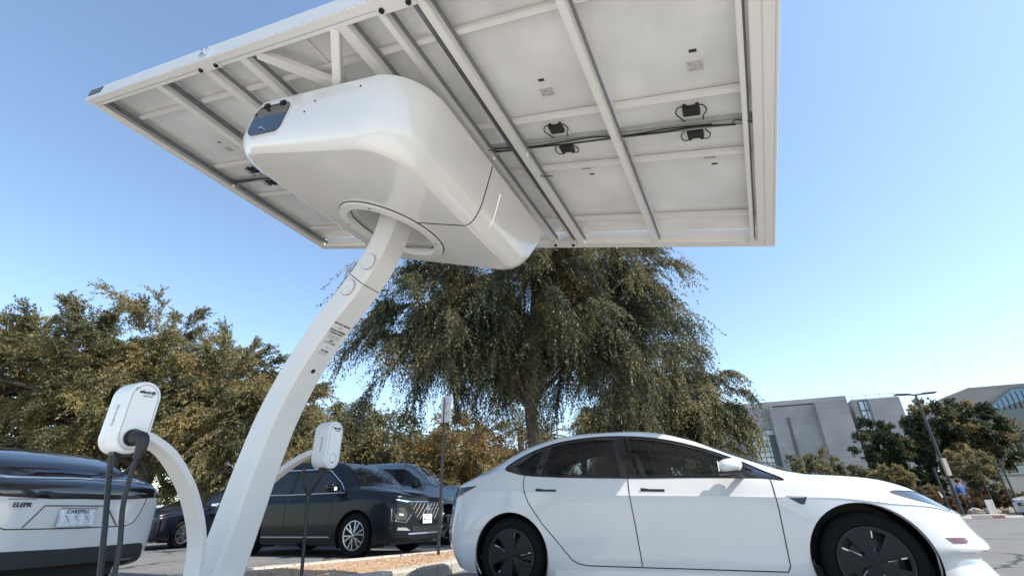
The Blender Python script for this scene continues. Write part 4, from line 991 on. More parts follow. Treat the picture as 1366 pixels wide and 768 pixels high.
# ---- black suv ------------------------------------------------------------------
SUV = thing('parked_suv', (0, 0, 0), 'black suv with chrome window line and silver multi-spoke wheel, nose at the orange soil bed', 'car')
SA = .40
place(SUV, -3.02-2.765*math.cos(SA)+.93*math.sin(SA), 9.62+2.765*math.sin(SA)+.93*math.cos(SA), SA)
st = [(-1.06,0,.40,.85,1.05,0,1.55,.20),(-1.03,.5,.38,.86,1.06,.38,1.57,.18),(-.93,.86,.34,.88,1.07,.54,1.60,.12),(-.75,.925,.28,.90,1.08,.60,1.64,.05),(-.3,.94,.22,.92,1.085,.63,1.675,0),(.3,.94,.20,.92,1.08,.64,1.69,0),(.9,.94,.20,.92,1.07,.64,1.69,0),(1.5,.94,.20,.92,1.065,.635,1.68,0),(1.95,.94,.20,.92,1.065,.63,1.645,0),(2.3,.94,.20,.93,1.07,.67,1.47,0),(2.68,.94,.20,.95,1.12,.74,1.215,0),(2.95,.945,.20,.96,1.11,.72,1.17,0),(3.22,.935,.22,.95,1.08,.66,1.14,0),(3.45,.91,.24,.92,1.04,.60,1.11,0),(3.62,.82,.26,.84,1.00,.50,1.07,-.03),(3.72,.50,.27,.82,.97,.30,1.03,-.05),(3.76,0,.28,.82,.97,0,1.02,-.05)]
W = [(-.55,1.14),(.95,1.115),(.93,1.53),(.2,1.545),(-.25,1.50)]; W2s = [(1.02,1.115),(2.30,1.125),(2.18,1.26),(1.80,1.50),(1.0,1.545)]
groups = [dict(name='window', axis='y', poly=W, flt=side, mat=[GLASS_D, BLK], sides=True, push=.003), dict(name='window', axis='y', poly=W2s, flt=side, mat=[GLASS_D, BLK], sides=True, push=.003),
 dict(name='windshield', axis='z', poly=[(2.0,-.05),(2.04,.50),(2.30,.57),(2.66,.66),(2.72,-.05)], flt=lambda c: c.z > 1.12 and c.x > 1.5, mat=[GLASS_W, BLK], seam=.004),
 dict(name='front_door', axis='y', poly=[(1.0,.32),(1.98,.32),(2.15,.6),(2.2,1.1),(.98,1.1)], flt=sidelow, mat=[BLACK_CAR, BLK], sides=True, seam=.004),
 dict(name='rear_door', axis='y', poly=[(.1,.34),(.98,.32),(.97,1.1),(-.05,1.1),(-.02,.8)], flt=sidelow, mat=[BLACK_CAR, BLK], sides=True, seam=.004),
 dict(name='lower_grille', axis='x', poly=[(-.05,.40),(.42,.40),(.46,.50),(-.05,.50)], flt=lambda c: c.x > 3.3, mat=[BLK, BLK]),
 dict(name='grille', axis='x', poly=[(-.05,.60),(.33,.60),(.50,.74),(.60,.90),(-.05,.905)], flt=lambda c: c.x > 3.2, mat=[BLK, BLK], seam=.008)]
st = [(a, b_, c, d, e, f_, g_+(.055 if g_ > 1.4 else .02), h_) for a, b_, c, d, e, f_, g_, h_ in st]
surf, objs, _ = car_body(SUV, vnet(st), groups, [(0, .37, .43), (2.765, .37, .43)], [BLACK_CAR], .44)
bv = surf_bvh(surf)
for cx in (0, 2.765):
    for s in (1, -1): wheel(SUV, cx, s, .37, .37, .245, 'multi', .235, .93)
slab(SUV, 'underbody', -.80, 3.45, -.72, .72, .2, .40, CLAD); simple_interior(SUV, .5, 1.45, .62)
for s in (1, -1):
    surf_line(SUV, bv, 'window_trim', CHROME, [(-.70, 1.12), (1.0, 1.098), (2.40, 1.105), (2.22, 1.28), (1.84, 1.53), (1.5, 1.575), (.2, 1.585), (-.3, 1.54), (-.70, 1.20)], 'y', s, .010)
    surf_line(SUV, bv, 'sill_strip', ALLOY, [(.45, .34), (2.20, .34)], 'y', s, .012)
    feature(SUV, bv, 'running_light', [CHROME], [(s*.54, .925), (s*.80, .955), (s*.86, .972), (s*.80, .935), (s*.60, .90)], 'x', 1)
    feature(SUV, bv, 'headlight', [LAMPG], [(s*.62, .60), (s*.84, .62), (s*.86, .80), (s*.70, .82), (s*.60, .72)], 'x', 1)
    surf_line(SUV, bv, 'headlight_frame', CHROME, [(s*.875, .80), (s*.875, .60), (s*.62, .565), (s*.50, .70)], 'x', 1, .009)
    surf_line(SUV, bv, 'headlight_projector', WHITE, [(s*.70, .69), (s*.78, .70)], 'x', 1, .022)
    feature(SUV, bv, 'fog_light', [ALLOY], [(s*.50, .43), (s*.80, .445), (s*.78, .49), (s*.60, .48)], 'x', 1)
    b = MB(); rbox(b, (2.22, s*1.03, 1.19), .10, .12, .075, .05); m_ = lbuild(b, 'mirror', [BLACK_CAR], SUV, True, 60); b = MB(); b.beam((2.26, s*.86, 1.12), (2.23, s*.98, 1.16), .06, .03); lbuild(b, 'mirror_foot', [BLK], m_); b = MB(); b.box((2.30, s*1.05, 1.17), (.02, 0, 0), (0, .035, 0), (0, 0, .03)); lbuild(b, 'mirror_lamp', [WHITE], m_)
    b = MB(); b.tube(spline([(-.5, s*.62, 1.66), (-.3, s*.62, 1.72), (1.3, s*.62, 1.73), (1.5, s*.61, 1.675)], 6), .016, 8); lbuild(b, 'roof_rail', [DKSTEEL], SUV)
gr = [o for o in SUV.children if o.name.startswith('grille')][0]
b = MB()
for i in range(-5, 6):
    for sg in (1, -1):
        pl = []
        for t in np.linspace(0, 1, 9):
            y = i*.125+sg*(t-.5)*.26; z = .61+t*.285
            if abs(y) < .33+.27*max(0, (z-.60))/.3:
                h = ray_local(bv, (6, y, z), (-1, 0, 0))[0]
                if h: pl.append(h+Vector((.010, 0, 0)))
        if len(pl) > 1: b.tube(pl, .0055, 5)
lbuild(b, 'grille_mesh', [mat('dark_chrome', (.30, .31, .32), .25, metal=1.0)], gr)
b = MB(); h = ray_local(bv, (6, 0, .80), (-1, 0, 0))[0]; e_ = [h+Vector((.012, .085*math.cos(t), .043*math.sin(t))) for t in np.linspace(0, 2*math.pi, 33)]; b.tube(e_, .008, 6)
b.tube([h+Vector((.014, -.035, -.026)), h+Vector((.014, -.022, .028))], .008, 6); b.tube([h+Vector((.014, .022, -.028)), h+Vector((.014, .035, .026))], .008, 6); b.tube([h+Vector((.014, -.03, .0)), h+Vector((.014, .03, .0))], .008, 6); lbuild(b, 'emblem', [CHROME], gr)
surf_line(SUV, bv, 'grille_bar', CHROME, [(-.6, .915), (.6, .915)], 'x', 1, .010)
surf_line(SUV, bv, 'skid_plate', ALLOY, [(-.55, .375), (.55, .375)], 'x', 1, .018)
h = ray_local(bv, (6, -.05, .60), (-1, 0, 0))[0]
def plate(T, c, nrm, w, hgt, lines, name='licence_plate', tops=None, matp=None):
    b = MB(); nrm = Vector(nrm).normalized(); up = Vector((0, 0, 1)); sd = up.cross(nrm).normalized(); up = nrm.cross(sd)
    b.box(c, sd*w/2, up*hgt/2, nrm*.004); p = lbuild(b, name, [matp or WHITE], T, True, 40, .002)
    M = root_matrix(T)
    for (txt, sz, dz, mt) in lines:
        wc = M @ (Vector(c)+nrm*.0055+up*dz); text_mesh(txt, sz, frame_m(wc, M.to_3x3() @ sd, M.to_3x3() @ up), 'plate_lettering', mt, p, .0005, .0008)
    return p
plate(SUV, h+Vector((.03, 0, .02)), (1, 0, .05), .31, .16, [('8KFL427', .075, -.012, mat('plate_blue_ink', (.03, .05, .16), .5)), ('California', .03, .058, mat('plate_red_ink', (.4, .03, .03), .5))])
# fix the plate text parent transforms: text built in world space of the placed car

# ---- blue grey pickup ----------------------------------------------------------
PK = thing('pickup_truck', (0, 0, 0), 'blue-grey crew cab pickup parked behind the black suv', 'pickup')
PA = .12
place(PK, -5.25, 14.35, PA)
st = [(-1.25,0,.55,1.0,1.28,0,1.34,0),(-1.22,.6,.52,1.0,1.28,.5,1.34,0),(-1.12,.96,.48,1.02,1.30,.86,1.36,0),(-.6,1.0,.42,1.05,1.33,.88,1.38,0),(.3,1.0,.40,1.05,1.33,.88,1.38,0),(.62,1.0,.40,1.05,1.33,.86,1.40,0),(.80,1.0,.40,1.05,1.33,.72,1.80,0),(1.1,1.0,.40,1.05,1.33,.70,1.93,0),(1.9,1.0,.40,1.05,1.32,.70,1.96,0),(2.5,1.0,.40,1.05,1.32,.70,1.93,0),(2.85,1.0,.40,1.05,1.32,.74,1.72,0),(3.28,1.0,.42,1.06,1.32,.84,1.40,0),(3.7,1.01,.42,1.08,1.30,.80,1.36,0),(4.2,1.0,.44,1.08,1.27,.74,1.32,0),(4.45,.97,.46,1.04,1.22,.66,1.27,0),(4.58,.84,.46,1.0,1.16,.5,1.21,0),(4.66,.5,.46,1.0,1.14,.3,1.18,0),(4.69,0,.46,1.0,1.14,0,1.17,0)]
groups = [dict(name='window', axis='y', poly=[(1.02,1.38),(1.62,1.375),(1.60,1.80),(1.08,1.79)], flt=side, mat=[GLASS_D, BLK], sides=True, push=.004), dict(name='window', axis='y', poly=[(1.76,1.375),(2.92,1.365),(2.80,1.52),(2.50,1.74),(2.38,1.79),(1.74,1.81)], flt=side, mat=[GLASS_D, BLK], sides=True, push=.004),
 dict(name='windshield', axis='z', poly=[(2.58,-.05),(2.60,.60),(2.86,.68),(3.22,.76),(3.30,-.05)], flt=lambda c: c.z > 1.36 and c.x > 2.3, mat=[GLASS_W, BLK], seam=.004),
 dict(name='front_door', axis='y', poly=[(1.70,.56),(2.90,.56),(3.02,.8),(3.0,1.36),(1.69,1.36)], flt=lambda c: c.y > .5 and c.z < 1.37, mat=[BLUE_CAR, BLK], sides=True, seam=.004),
 dict(name='grille', axis='x', poly=[(-.05,.62),(.62,.62),(.66,1.06),(-.05,1.06)], flt=lambda c: c.x > 4, mat=[BLK, BLK], seam=.012)]
surf, objs, _ = car_body(PK, vnet(st), groups, [(0, .42, .50), (3.68, .42, .50)], [BLUE_CAR], .5)
bv = surf_bvh(surf)
for cx in (0, 3.68):
    for s in (1, -1): wheel(PK, cx, s, .41, .41, .26, 'five', .26, .985)
slab(PK, 'underbody', -1.0, 4.4, -.75, .75, .35, .55, CLAD); simple_interior(PK, 1.5, 2.3, .85, .45)
for s in (1, -1):
    feature(PK, bv, 'headlight', [LAMPG], [(s*.72, .92), (s*.93, .92), (s*.93, 1.10), (s*.72, 1.08)], 'x', 1)
    b = MB(); rbox(b, (2.82, s*1.14, 1.42), .08, .13, .13, .05); m_ = lbuild(b, 'mirror', [BLK], PK, True, 60); b = MB(); b.beam((2.85, s*.9, 1.34), (2.82, s*1.06, 1.38), .06, .04); lbuild(b, 'mirror_foot', [BLK], m_)
    b = MB(); b.box((1.70, s*.80, 1.60), (.055, 0, 0), (0, .004, 0), (0, 0, .0)); 
b = MB(); b.abox(4.55, 4.75, -.92, .92, .42, .62); lbuild(b, 'bumper', [CLAD], PK, True, 40, .03)
surf_line(PK, bv, 'grille_bar', CHROME, [(-.6, .84), (.6, .84)], 'x', 1, .02)

# ---- white crossover at the far left, seen from behind --------------------------
CR_ = thing('parked_crossover', (0, 0, 0), 'white crossover seen from behind, with glossy black tail band and grey lower bumper', 'car')
CA = -2.82
# rear end centre at (-4.05, 4.95)
rx = -1.02
place(CR_, -4.24 - rx*math.cos(CA), 4.93 + rx*math.sin(CA), CA)
st = [(-1.02,0,.34,.84,1.00,0,1.16,.38),(-1.0,.50,.34,.85,1.0,.30,1.16,.38),(-.93,.80,.33,.87,1.01,.50,1.175,.36),(-.82,.905,.30,.88,1.02,.58,1.21,.28),(-.62,.93,.26,.90,1.03,.60,1.28,.20),(-.2,.935,.22,.90,1.03,.62,1.38,.08),(.4,.93,.20,.90,1.02,.63,1.45,0),(1.0,.925,.20,.90,1.01,.63,1.48,0),(1.5,.925,.20,.90,1.01,.62,1.46,0),(1.9,.925,.20,.90,1.01,.64,1.34,0),(2.4,.93,.20,.91,1.02,.72,1.12,0),(2.9,.93,.20,.90,.98,.68,1.04,0),(3.3,.91,.22,.84,.92,.58,.97,0),(3.5,.82,.24,.78,.86,.45,.90,0),(3.6,.5,.25,.74,.82,.28,.86,0),(3.63,0,.25,.74,.82,0,.85,0)]
groups = [
 dict(name='rear_bumper', axis='x', poly=[(-.05,.20),(.83,.20),(.83,.32),(.79,.46),(.75,.485),(-.05,.475)], flt=lambda c: c.x < -.62, mat=[CLAD, BLK]),
 dict(name='tail_band', axis='x', poly=[(-.05,.905),(.25,.90),(.55,.915),(.86,.935),(.99,1.0),(.90,1.035),(.60,1.06),(-.05,1.085)], flt=lambda c: c.x < -.55 , mat=[GBLK, BLK], seam=.004),
 dict(name='rear_glass', axis='x', poly=[(-.05,1.10),(.55,1.075),(.72,1.06),(.60,1.24),(.52,1.36),(-.05,1.42)], flt=lambda c: c.x < .45, mat=[GBLK, BLK], seam=.004),
 dict(name='tailgate', axis='x', poly=[(-.05,.645),(.50,.652),(.575,.68),(.63,.78),(.66,.92),(-.05,.92)], flt=lambda c: c.x < -.6, mat=[W_CAR, BLK], seam=.005),
 dict(name='window', axis='y', poly=[(-.2,1.06),(2.0,1.04),(1.75,1.36),(1.4,1.45),(.4,1.44),(.0,1.38)], flt=side, mat=[GLASS_D, BLK], sides=True, push=.003)]
surf, objs, _ = car_body(CR_, vnet(st), groups, [(0, .35, .41), (2.70, .35, .41)], [W_CAR], .42)
bv = surf_bvh(surf)
for cx in (0, 2.70):
    for s in (1, -1): wheel(CR_, cx, s, .35, .35, .235, 'five', .22, .915)
slab(CR_, 'underbody', -.70, 3.3, -.70, .70, .2, .36, CLAD); simple_interior(CR_, .5, 1.4, .6)
surf_line(CR_, bv, 'bumper_strip', mat('mid_grey_trim', (.09, .095, .10), .5), [(-.7, .34), (.7, .34)], 'x', -1, .012)
surf_line(CR_, bv, 'spoiler_lip', W_CAR, [(-.62, 1.088), (0, 1.094), (.62, 1.072)], 'x', -1, .009)
tgt = [o for o in CR_.children if o.name.startswith('tailgate')][0]
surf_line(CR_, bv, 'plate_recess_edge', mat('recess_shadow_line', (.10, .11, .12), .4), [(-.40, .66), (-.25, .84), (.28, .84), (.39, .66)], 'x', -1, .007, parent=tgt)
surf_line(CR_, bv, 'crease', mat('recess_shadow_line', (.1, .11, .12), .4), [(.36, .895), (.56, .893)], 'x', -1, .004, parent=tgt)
h = ray_local(bv, (-6, 0, .74), (1, 0, 0))[0]
PFR = plate(CR_, h-Vector((.014, 0, 0)), (-1, 0, .12), .31, .155, [('CARSFELL', .044, .048, INK)], matp=mat('worn_metal_plate', (.62, .64, .66), .35, metal=.3, noise=.4, nscale=18))
b = MB(); 
for (y0, z0, y1, z1) in ((-.155, -.078, .155, -.078), (-.155, .078, .155, .078), (-.155, -.078, -.155, .078), (.155, -.078, .155, .078)): b.beam(h+Vector((-.018, y0, z0)), h+Vector((-.018, y1, z1)), .010, .010)
lbuild(b, 'plate_frame', [CHROME], PFR)
b = MB()
for y0 in (-.10, -.01, .07): b.beam(h+Vector((-.021, y0-.03, -.055)), h+Vector((-.021, y0+.03, .015)), .006, .004, (1, 0, 0))
lbuild(b, 'paper_tag_shadows', [GREYINK], PFR)  # grey bars painted as the shadows on the paper plate
M_ = root_matrix(CR_)
hh = ray_local(bv, (-6, .415, .845), (1, 0, 0))[0]
text_mesh('ELEPRIME', .052, frame_m(M_ @ (hh+Vector((-.008, 0, 0))), M_.to_3x3() @ Vector((.22, -1, 0)), (0, 0, 1)), 'badge_lettering', DKSTEEL, tgt, .003, .001, .1, 1.15)
for s in (1, -1):
    feature(CR_, bv, 'corner_trim', [BLK], [(-.76, .46), (-.71, .46), (-.63, .80), (-.66, .80)], 'y', s)
    b = MB(); rbox(b, (1.85, s*1.0, 1.08), .09, .12, .07, .05); lbuild(b, 'mirror', [W_CAR], CR_, True, 60)

# ---- dark sedan and dark wagon further off at the left ---------------------------
def dark_car(label, nm, x, y, a, tall, gpaint, grp=None, tail=False):
    T = thing(nm, (0, 0, 0), label, 'car', 0, grp); place(T, x, y, a); k = tall
    if k < 1.1:
        st = [(-1.0,0,.30,.75,.95,0,1.02,0),(-.97,.5,.30,.76,.95,.35,1.03,0),(-.85,.85,.28,.78,.95,.6,1.04,0),(-.5,.91,.24,.80,.96,.62,1.06,0),(-.15,.92,.2,.80,.96,.56,1.22,0),(.3,.92,.18,.80,.95,.56,1.38,0),(.9,.92,.18,.80,.94,.56,1.43,0),(1.4,.92,.18,.80,.94,.56,1.40,0),(1.8,.92,.18,.80,.94,.60,1.22,0),(2.3,.92,.18,.80,.95,.70,.99,0),(2.8,.92,.18,.79,.92,.66,.96,0),(3.3,.89,.2,.72,.84,.56,.88,0),(3.5,.78,.22,.68,.78,.42,.82,0),(3.6,.45,.22,.66,.74,.25,.78,0),(3.64,0,.22,.66,.74,0,.77,0)]
        side_w = [(.02,1.0),(1.95,.985),(1.60,1.24),(1.3,1.33),(.5,1.33),(.2,1.24)]; ws = [(1.45,-.05),(1.5,.50),(2.2,.62),(2.28,-.05)]
    else:
        st = [(-.95,0,.36,.86,1.02,0,1.45,.18),(-.93,.5,.36,.86,1.02,.36,1.46,.17),(-.84,.86,.32,.88,1.03,.54,1.50,.12),(-.6,.93,.26,.90,1.04,.6,1.56,.04),(0,.94,.2,.90,1.04,.62,1.60,0),(.8,.94,.2,.90,1.04,.62,1.61,0),(1.4,.94,.2,.90,1.03,.61,1.57,0),(1.8,.94,.2,.9,1.03,.64,1.40,0),(2.3,.94,.2,.9,1.05,.72,1.12,0),(2.9,.93,.2,.88,1.0,.66,1.06,0),(3.3,.88,.24,.82,.94,.55,.99,0),(3.45,.72,.26,.78,.9,.4,.94,0),(3.52,.4,.27,.76,.88,.2,.9,0),(3.54,0,.27,.76,.88,0,.9,0)]
        side_w = [(-.4,1.08),(2.0,1.07),(1.65,1.36),(1.3,1.46),(0,1.47),(-.3,1.40)]; ws = [(1.5,-.05),(1.55,.5),(2.2,.62),(2.25,-.05)]
    gs = [dict(name='window', axis='y', poly=side_w, flt=side, mat=[GLASS_D, BLK], sides=True, push=.003), dict(name='windshield', axis='z', poly=ws, flt=lambda c: c.z > .99*k-.02 and c.x > 1.2, mat=[GLASS_W, BLK], seam=.004),
          dict(name='front_door', axis='y', poly=[(.95,.30),(1.9,.30),(2.02,.9),(.93,.9)], flt=sidelow, mat=[gpaint, BLK], sides=True, seam=.004)]
    if tail: gs.append(dict(name='tail_light', axis='x', poly=[(.50,.84),(.95,.84),(.95,1.0),(.60,.98)], flt=lambda c: c.x < -.4, mat=[RED, BLK], seam=.005, sides=True)); gs.append(dict(name='rear_glass', axis='x', poly=[(-.05,1.08),(.62,1.07),(.5,1.42),(-.05,1.44)], flt=lambda c: c.x < 0, mat=[GLASS_D, BLK]))
    surf, o_, _ = car_body(T, vnet(st), gs, [(0, .34, .39), (2.7, .34, .39)], [gpaint], .4, su=5, sv=3); bv = surf_bvh(surf)
    for cx in (0, 2.7):
        for s in (1, -1): wheel(T, cx, s, .33, .33, .22, 'multi', .21, .91)
    slab(T, 'underbody', -.7, 3.3, -.7, .7, .2, .36, CLAD); simple_interior(T, .5, 1.35, .5)
    for s in (1, -1):
        surf_line(T, bv, 'window_trim', CHROME, [(q[0], q[1]-.0) for q in side_w[:2]], 'y', s, .009)
        feature(T, bv, 'headlight', [LAMPG], [(s*.50, .66), (s*.80, .68), (s*.82, .76), (s*.55, .74)], 'x', 1)
        b = MB(); rbox(b, (1.95, s*1.0, 1.02), .09, .12, .07, .05); lbuild(b, 'mirror', [CHROME if not tail else gpaint], T, True, 60)
    if tail:
        b = MB()
        for s in (1, -1): b.tube(spline([(-.5, s*.6, 1.58), (-.3, s*.6, 1.65), (1.2, s*.6, 1.66), (1.4, s*.6, 1.58)], 5), .018, 6)
        lbuild(b, 'roof_rails', [DKSTEEL], T)
    else:
        h = ray_local(bv, (6, 0, .42), (-1, 0, 0))[0]; plate(T, h+Vector((.02, 0, 0)), (1, 0, 0), .31, .16, [])
        feature(T, bv, 'grille', [BLK], [(-.4, .50), (.4, .50), (.42, .64), (-.42, .64)], 'x', 1)
    return T
dark_car('dark blue sedan facing the camera between the white crossover and the charger arm', 'parked_sedan', -9.0, 16.6, 1.83, 1.0, DARK_CAR)
dark_car('black wagon with red tail light and roof rails behind the canopy column', 'parked_wagon', -9.7, 17.9, -1.77, 1.12, BLACK_CAR, None, True)

q = at_y(1343, 685, 24.3)
dark_car('small white car at the right edge, in front of the planted bank', 'parked_car', q.x+5.3, 24.9, math.pi, 1.0, W_CAR)
# ------------------------------------------------------------ trees
def leaf_mesh(name, P, D, S, L, W, mats, mi, parent, jitter=.5, seed=0):
    """P: leaf bases (n,3), D: directions, S: side vectors -> diamond leaves"""
    n = len(P); N_ = np.cross(D, S); tip = P+D*L[:, None]; mid = P+D*(L*.45)[:, None]; sd = S*(W*.5)[:, None]
    cup = N_*(W*.18)[:, None]
    V = np.stack([P, mid+sd+cup, tip, mid-sd+cup], 1).reshape(-1, 3)
    M = np.array(root_matrix(parent).inverted()) if parent is not None else np.eye(4)
    V = V @ M[:3, :3].T + M[:3, 3]
    me = bpy.data.meshes.new(name); me.vertices.add(4*n); me.vertices.foreach_set('co', V.astype(np.float32).ravel())
    me.loops.add(4*n); me.loops.foreach_set('vertex_index', np.arange(4*n, dtype=np.int32))
    me.polygons.add(n); me.polygons.foreach_set('loop_start', np.arange(0, 4*n, 4, dtype=np.int32)); me.polygons.foreach_set('loop_total', np.full(n, 4, np.int32))
    me.polygons.foreach_set('material_index', mi.astype(np.int32))
    for m in mats: me.materials.append(m)
    me.update(calc_edges=True)
    o = bpy.data.objects.new(name, me); col.objects.link(o)
    if parent is not None: o.parent = parent
    return o
def unit(a): return a/np.maximum(1e-9, np.linalg.norm(a, axis=-1, keepdims=True))
BARK = mat('bark', (.16, .13, .10), .9, noise=.5, nscale=5, bump=.8, bscale=25, alt=(.06, .05, .045))
BARKP = mat('pale_bark', (.34, .31, .27), .85, noise=.4, nscale=4, bump=.6, bscale=20, alt=(.16, .14, .12))
OLIVE = leafmat('olive_leaf', (.185, .172, .085), (.40, .355, .195), .35)
OLIVE2 = leafmat('olive_leaf_dark', (.08, .088, .047), (.20, .19, .10), .3)
GOLD = leafmat('golden_leaf', (.26, .215, .10), (.43, .35, .19), .4)
GREYG = leafmat('grey_green_leaf', (.115, .12, .075), (.27, .26, .165), .32, .42)
PEPPER = leafmat('pepper_leaf', (.105, .108, .06), (.30, .27, .165), .32, .4)
PEPPERD = leafmat('pepper_leaf_dark', (.05, .062, .04), (.135, .14, .085), .28, .4)
DKG = leafmat('dark_green_leaf', (.032, .05, .032), (.10, .12, .068), .22)
ORNG = leafmat('orange_leaf', (0.231, 0.154, 0.066), (0.396, 0.275, 0.132), .4)
def tree(name, label, base, crowns, mats, weights, clumps=120, twigs=28, leaves=16, ll=.07, lw=.028, tw=.6, droop=.5, up=.3, trunk_r=.22, lean=(0, 0), seed=1, bark=BARK, cr=.55, group=None, trunk_h=None, cat='tree', shell=.55, limbs=26, out=.9, plume=.9, pdroop=.25):
    rg = np.random.default_rng(seed); T = thing(name, (base[0], base[1], base[2] if len(base) > 2 else 0), label, cat, 0, group)
    bz = base[2] if len(base) > 2 else 0
    vol = np.array([c[3]*c[4]*c[5] for c in crowns])**.8; pr = vol/vol.sum(); C = []; ce = []
    while len(C) < clumps:
        k = rg.choice(len(crowns), p=pr); c = crowns[k]; d = unit(rg.normal(size=3)); r = shell+(1-shell)*rg.random()**.7
        if rg.random() < .25: r = rg.random()**.5*shell
        r *= 1+rg.normal()*.06
        p = np.array(c[:3])+d*np.array(c[3:6])*r
        C.append(p); ce.append(c[:3])
    C = np.array(C); ce = np.array(ce)
    nT = clumps*twigs
    R = cr*(.6+.8*rg.random(clumps)); ci = np.repeat(np.arange(clumps), twigs)
    pdir = unit(unit(C-ce)*out+unit(rg.normal(size=C.shape))*.35+np.array([0, 0, up])); pl = plume*(.6+.8*rg.random(clumps)); sT = rg.random(nT)**.8
    pth = lambda s_, i_: C[i_]+pdir[i_]*(pl[i_]*(s_-.45))[:, None]+np.array([0, 0, -1.])*(pdroop*pl[i_]*np.maximum(0, s_)**2)[:, None]
    tang = unit(pdir[ci]+np.array([0, 0, -2.])*(pdroop*sT)[:, None])
    start = pth(sT, ci)+unit(rg.normal(size=(nT, 3)))*(R[ci]*(1.1-.7*sT)*rg.random(nT)**.6)[:, None]*.55
    d0 = unit(tang*.9+unit(rg.normal(size=(nT, 3)))*.55)
    Lt = tw*(.5+rg.random(nT)); t = (np.arange(leaves)+.5)/leaves
    path = start[:, None]+d0[:, None]*(Lt[:, None]*t[None])[..., None]+np.array([0, 0, -1.])*(droop*Lt[:, None]*t[None]**2)[..., None]
    tan = unit(d0[:, None]+np.array([0, 0, -2.])*(droop*t[None, :, None]))
    P = path.reshape(-1, 3)+rg.normal(size=(nT*leaves, 3))*.012; tan = tan.reshape(-1, 3)
    rnd_ = unit(rg.normal(size=P.shape)); D = unit(tan*.75+rnd_*.75+np.array([0, 0, -.25*min(1, droop)])); S = unit(np.cross(D, unit(rg.normal(size=P.shape))))
    n = len(P); cm = rg.choice(len(mats), size=clumps, p=np.array(weights)/sum(weights)); mi = np.repeat(cm[ci], leaves)
    sw = rg.random(n) < .15; mi[sw] = rg.choice(len(mats), size=sw.sum())
    L = ll*(.6+.8*rg.random(n)); W = lw*(.6+.8*rg.random(n))
    leaf_mesh('crown', P, D, S, L, W, mats, mi, T)
    # trunk, limbs and twigs
    top = np.array(ce.mean(0)); th = trunk_h if trunk_h else max(1.2, (top[2]-bz)*.45)
    fork = np.array([base[0]+lean[0], base[1]+lean[1], bz+th])
    b = MB(); bp = np.array([base[0], base[1], bz-.1])
    P_ = [bp, bp+(fork-bp)*.15+np.array([0, 0, .0]), bp+(fork-bp)*.5+rg.normal(size=3)*.06*th*.3, fork]
    tp = spline(P_, 6); rs = [trunk_r*(1.35 if i == 0 else 1.12-.35*i/len(tp))*(1+rg.normal()*.03) for i in range(len(tp))]
    b.tube(tp, rs, 12); b.build('trunk', [bark], T, smooth=True, angle=60)
    b = MB(); idx = rg.choice(clumps, size=min(limbs, clumps), replace=False)
    for q, i in enumerate(idx):
        e = C[i]; s = fork+(bp-fork)*rg.random()*.12; m1 = s+(e-s)*.35+np.array([0, 0, .12*np.linalg.norm(e-s)])+rg.normal(size=3)*.15; m2 = s+(e-s)*.7+np.array([0, 0, .10*np.linalg.norm(e-s)])+rg.normal(size=3)*.15
        pp = spline([s, m1, m2, e], 5); r0 = trunk_r*(.32*rg.random()+.14); b.tube(pp, [r0*(1-.88*k/len(pp)) for k in range(len(pp))], 6)
        for _ in range(3):
            k = rg.integers(5, len(pp)-1); e2 = C[rg.integers(clumps)]
            near = C[np.argsort(np.linalg.norm(C-np.array(pp[k]), axis=1))[rg.integers(1, 6)]]
            qq = spline([pp[k], (np.array(pp[k])+near)/2+rg.normal(size=3)*.12, near], 4); b.tube(qq, [r0*.3*(1-.85*j/len(qq)) for j in range(len(qq))], 5)
    sel = rg.choice(nT, size=min(nT, 700), replace=False)
    for i in sel: b.tube([Vector(path[i, 0]-d0[i]*.15), Vector(path[i, leaves//2]), Vector(path[i, -1])], [.008, .005, .002], 3, cap=False)
    b.build('branches', [bark], T, smooth=True, angle=60)
    return T
# big weeping tree behind the white sedan
tree('weeping_tree', 'large dark weeping tree with drooping branches, its trunk rising behind the white sedan', (.55, 13.0),
     [(-2.3, 12.4, 6.4, 1.8, 2.2, 1.7), (.6, 12.6, 7.4, 3.0, 2.8, 2.6), (2.8, 13.2, 6.9, 2.0, 2.3, 2.0), (-1.2, 12.6, 5.7, 2.2, 2.2, 1.0), (2.4, 13.2, 5.5, 2.2, 2.2, 1.2), (-3.2, 12.0, 5.2, .7, 1.2, .8), (.3, 12.4, 4.9, 1.5, 1.4, .8)],
     [PEPPER, PEPPERD, GREYG], [.45, .38, .17], clumps=300, twigs=54, leaves=30, ll=.085, lw=.030, tw=.62, droop=.7, up=.3, trunk_r=.20, plume=1.7, pdroop=.58, seed=11, cr=.42, trunk_h=3.6, lean=(-.15, -.1), limbs=40, out=.6, shell=.5)
tree('weeping_tree', 'lower lit weeping tree with grey-green twigs, right of and behind the large dark one', (8.2, 21.5),
     [(6.7, 21.5, 6.5, 2.1, 2.2, 1.9), (8.1, 21.5, 5.7, 1.9, 2.0, 1.8), (5.6, 21.5, 5.0, 2.0, 2.2, 1.6), (8.4, 21.5, 4.1, 1.5, 2.0, 1.7), (4.8, 21.3, 4.0, 1.9, 2.0, 1.9), (6.4, 21.2, 2.9, 2.4, 2.0, 1.3)],
     [GREYG, PEPPER, OLIVE], [.5, .25, .25], clumps=270, twigs=42, leaves=22, ll=.11, lw=.05, tw=.6, droop=.8, up=.3, trunk_r=.25, seed=23, cr=.5, plume=1.5, pdroop=.6, limbs=30)
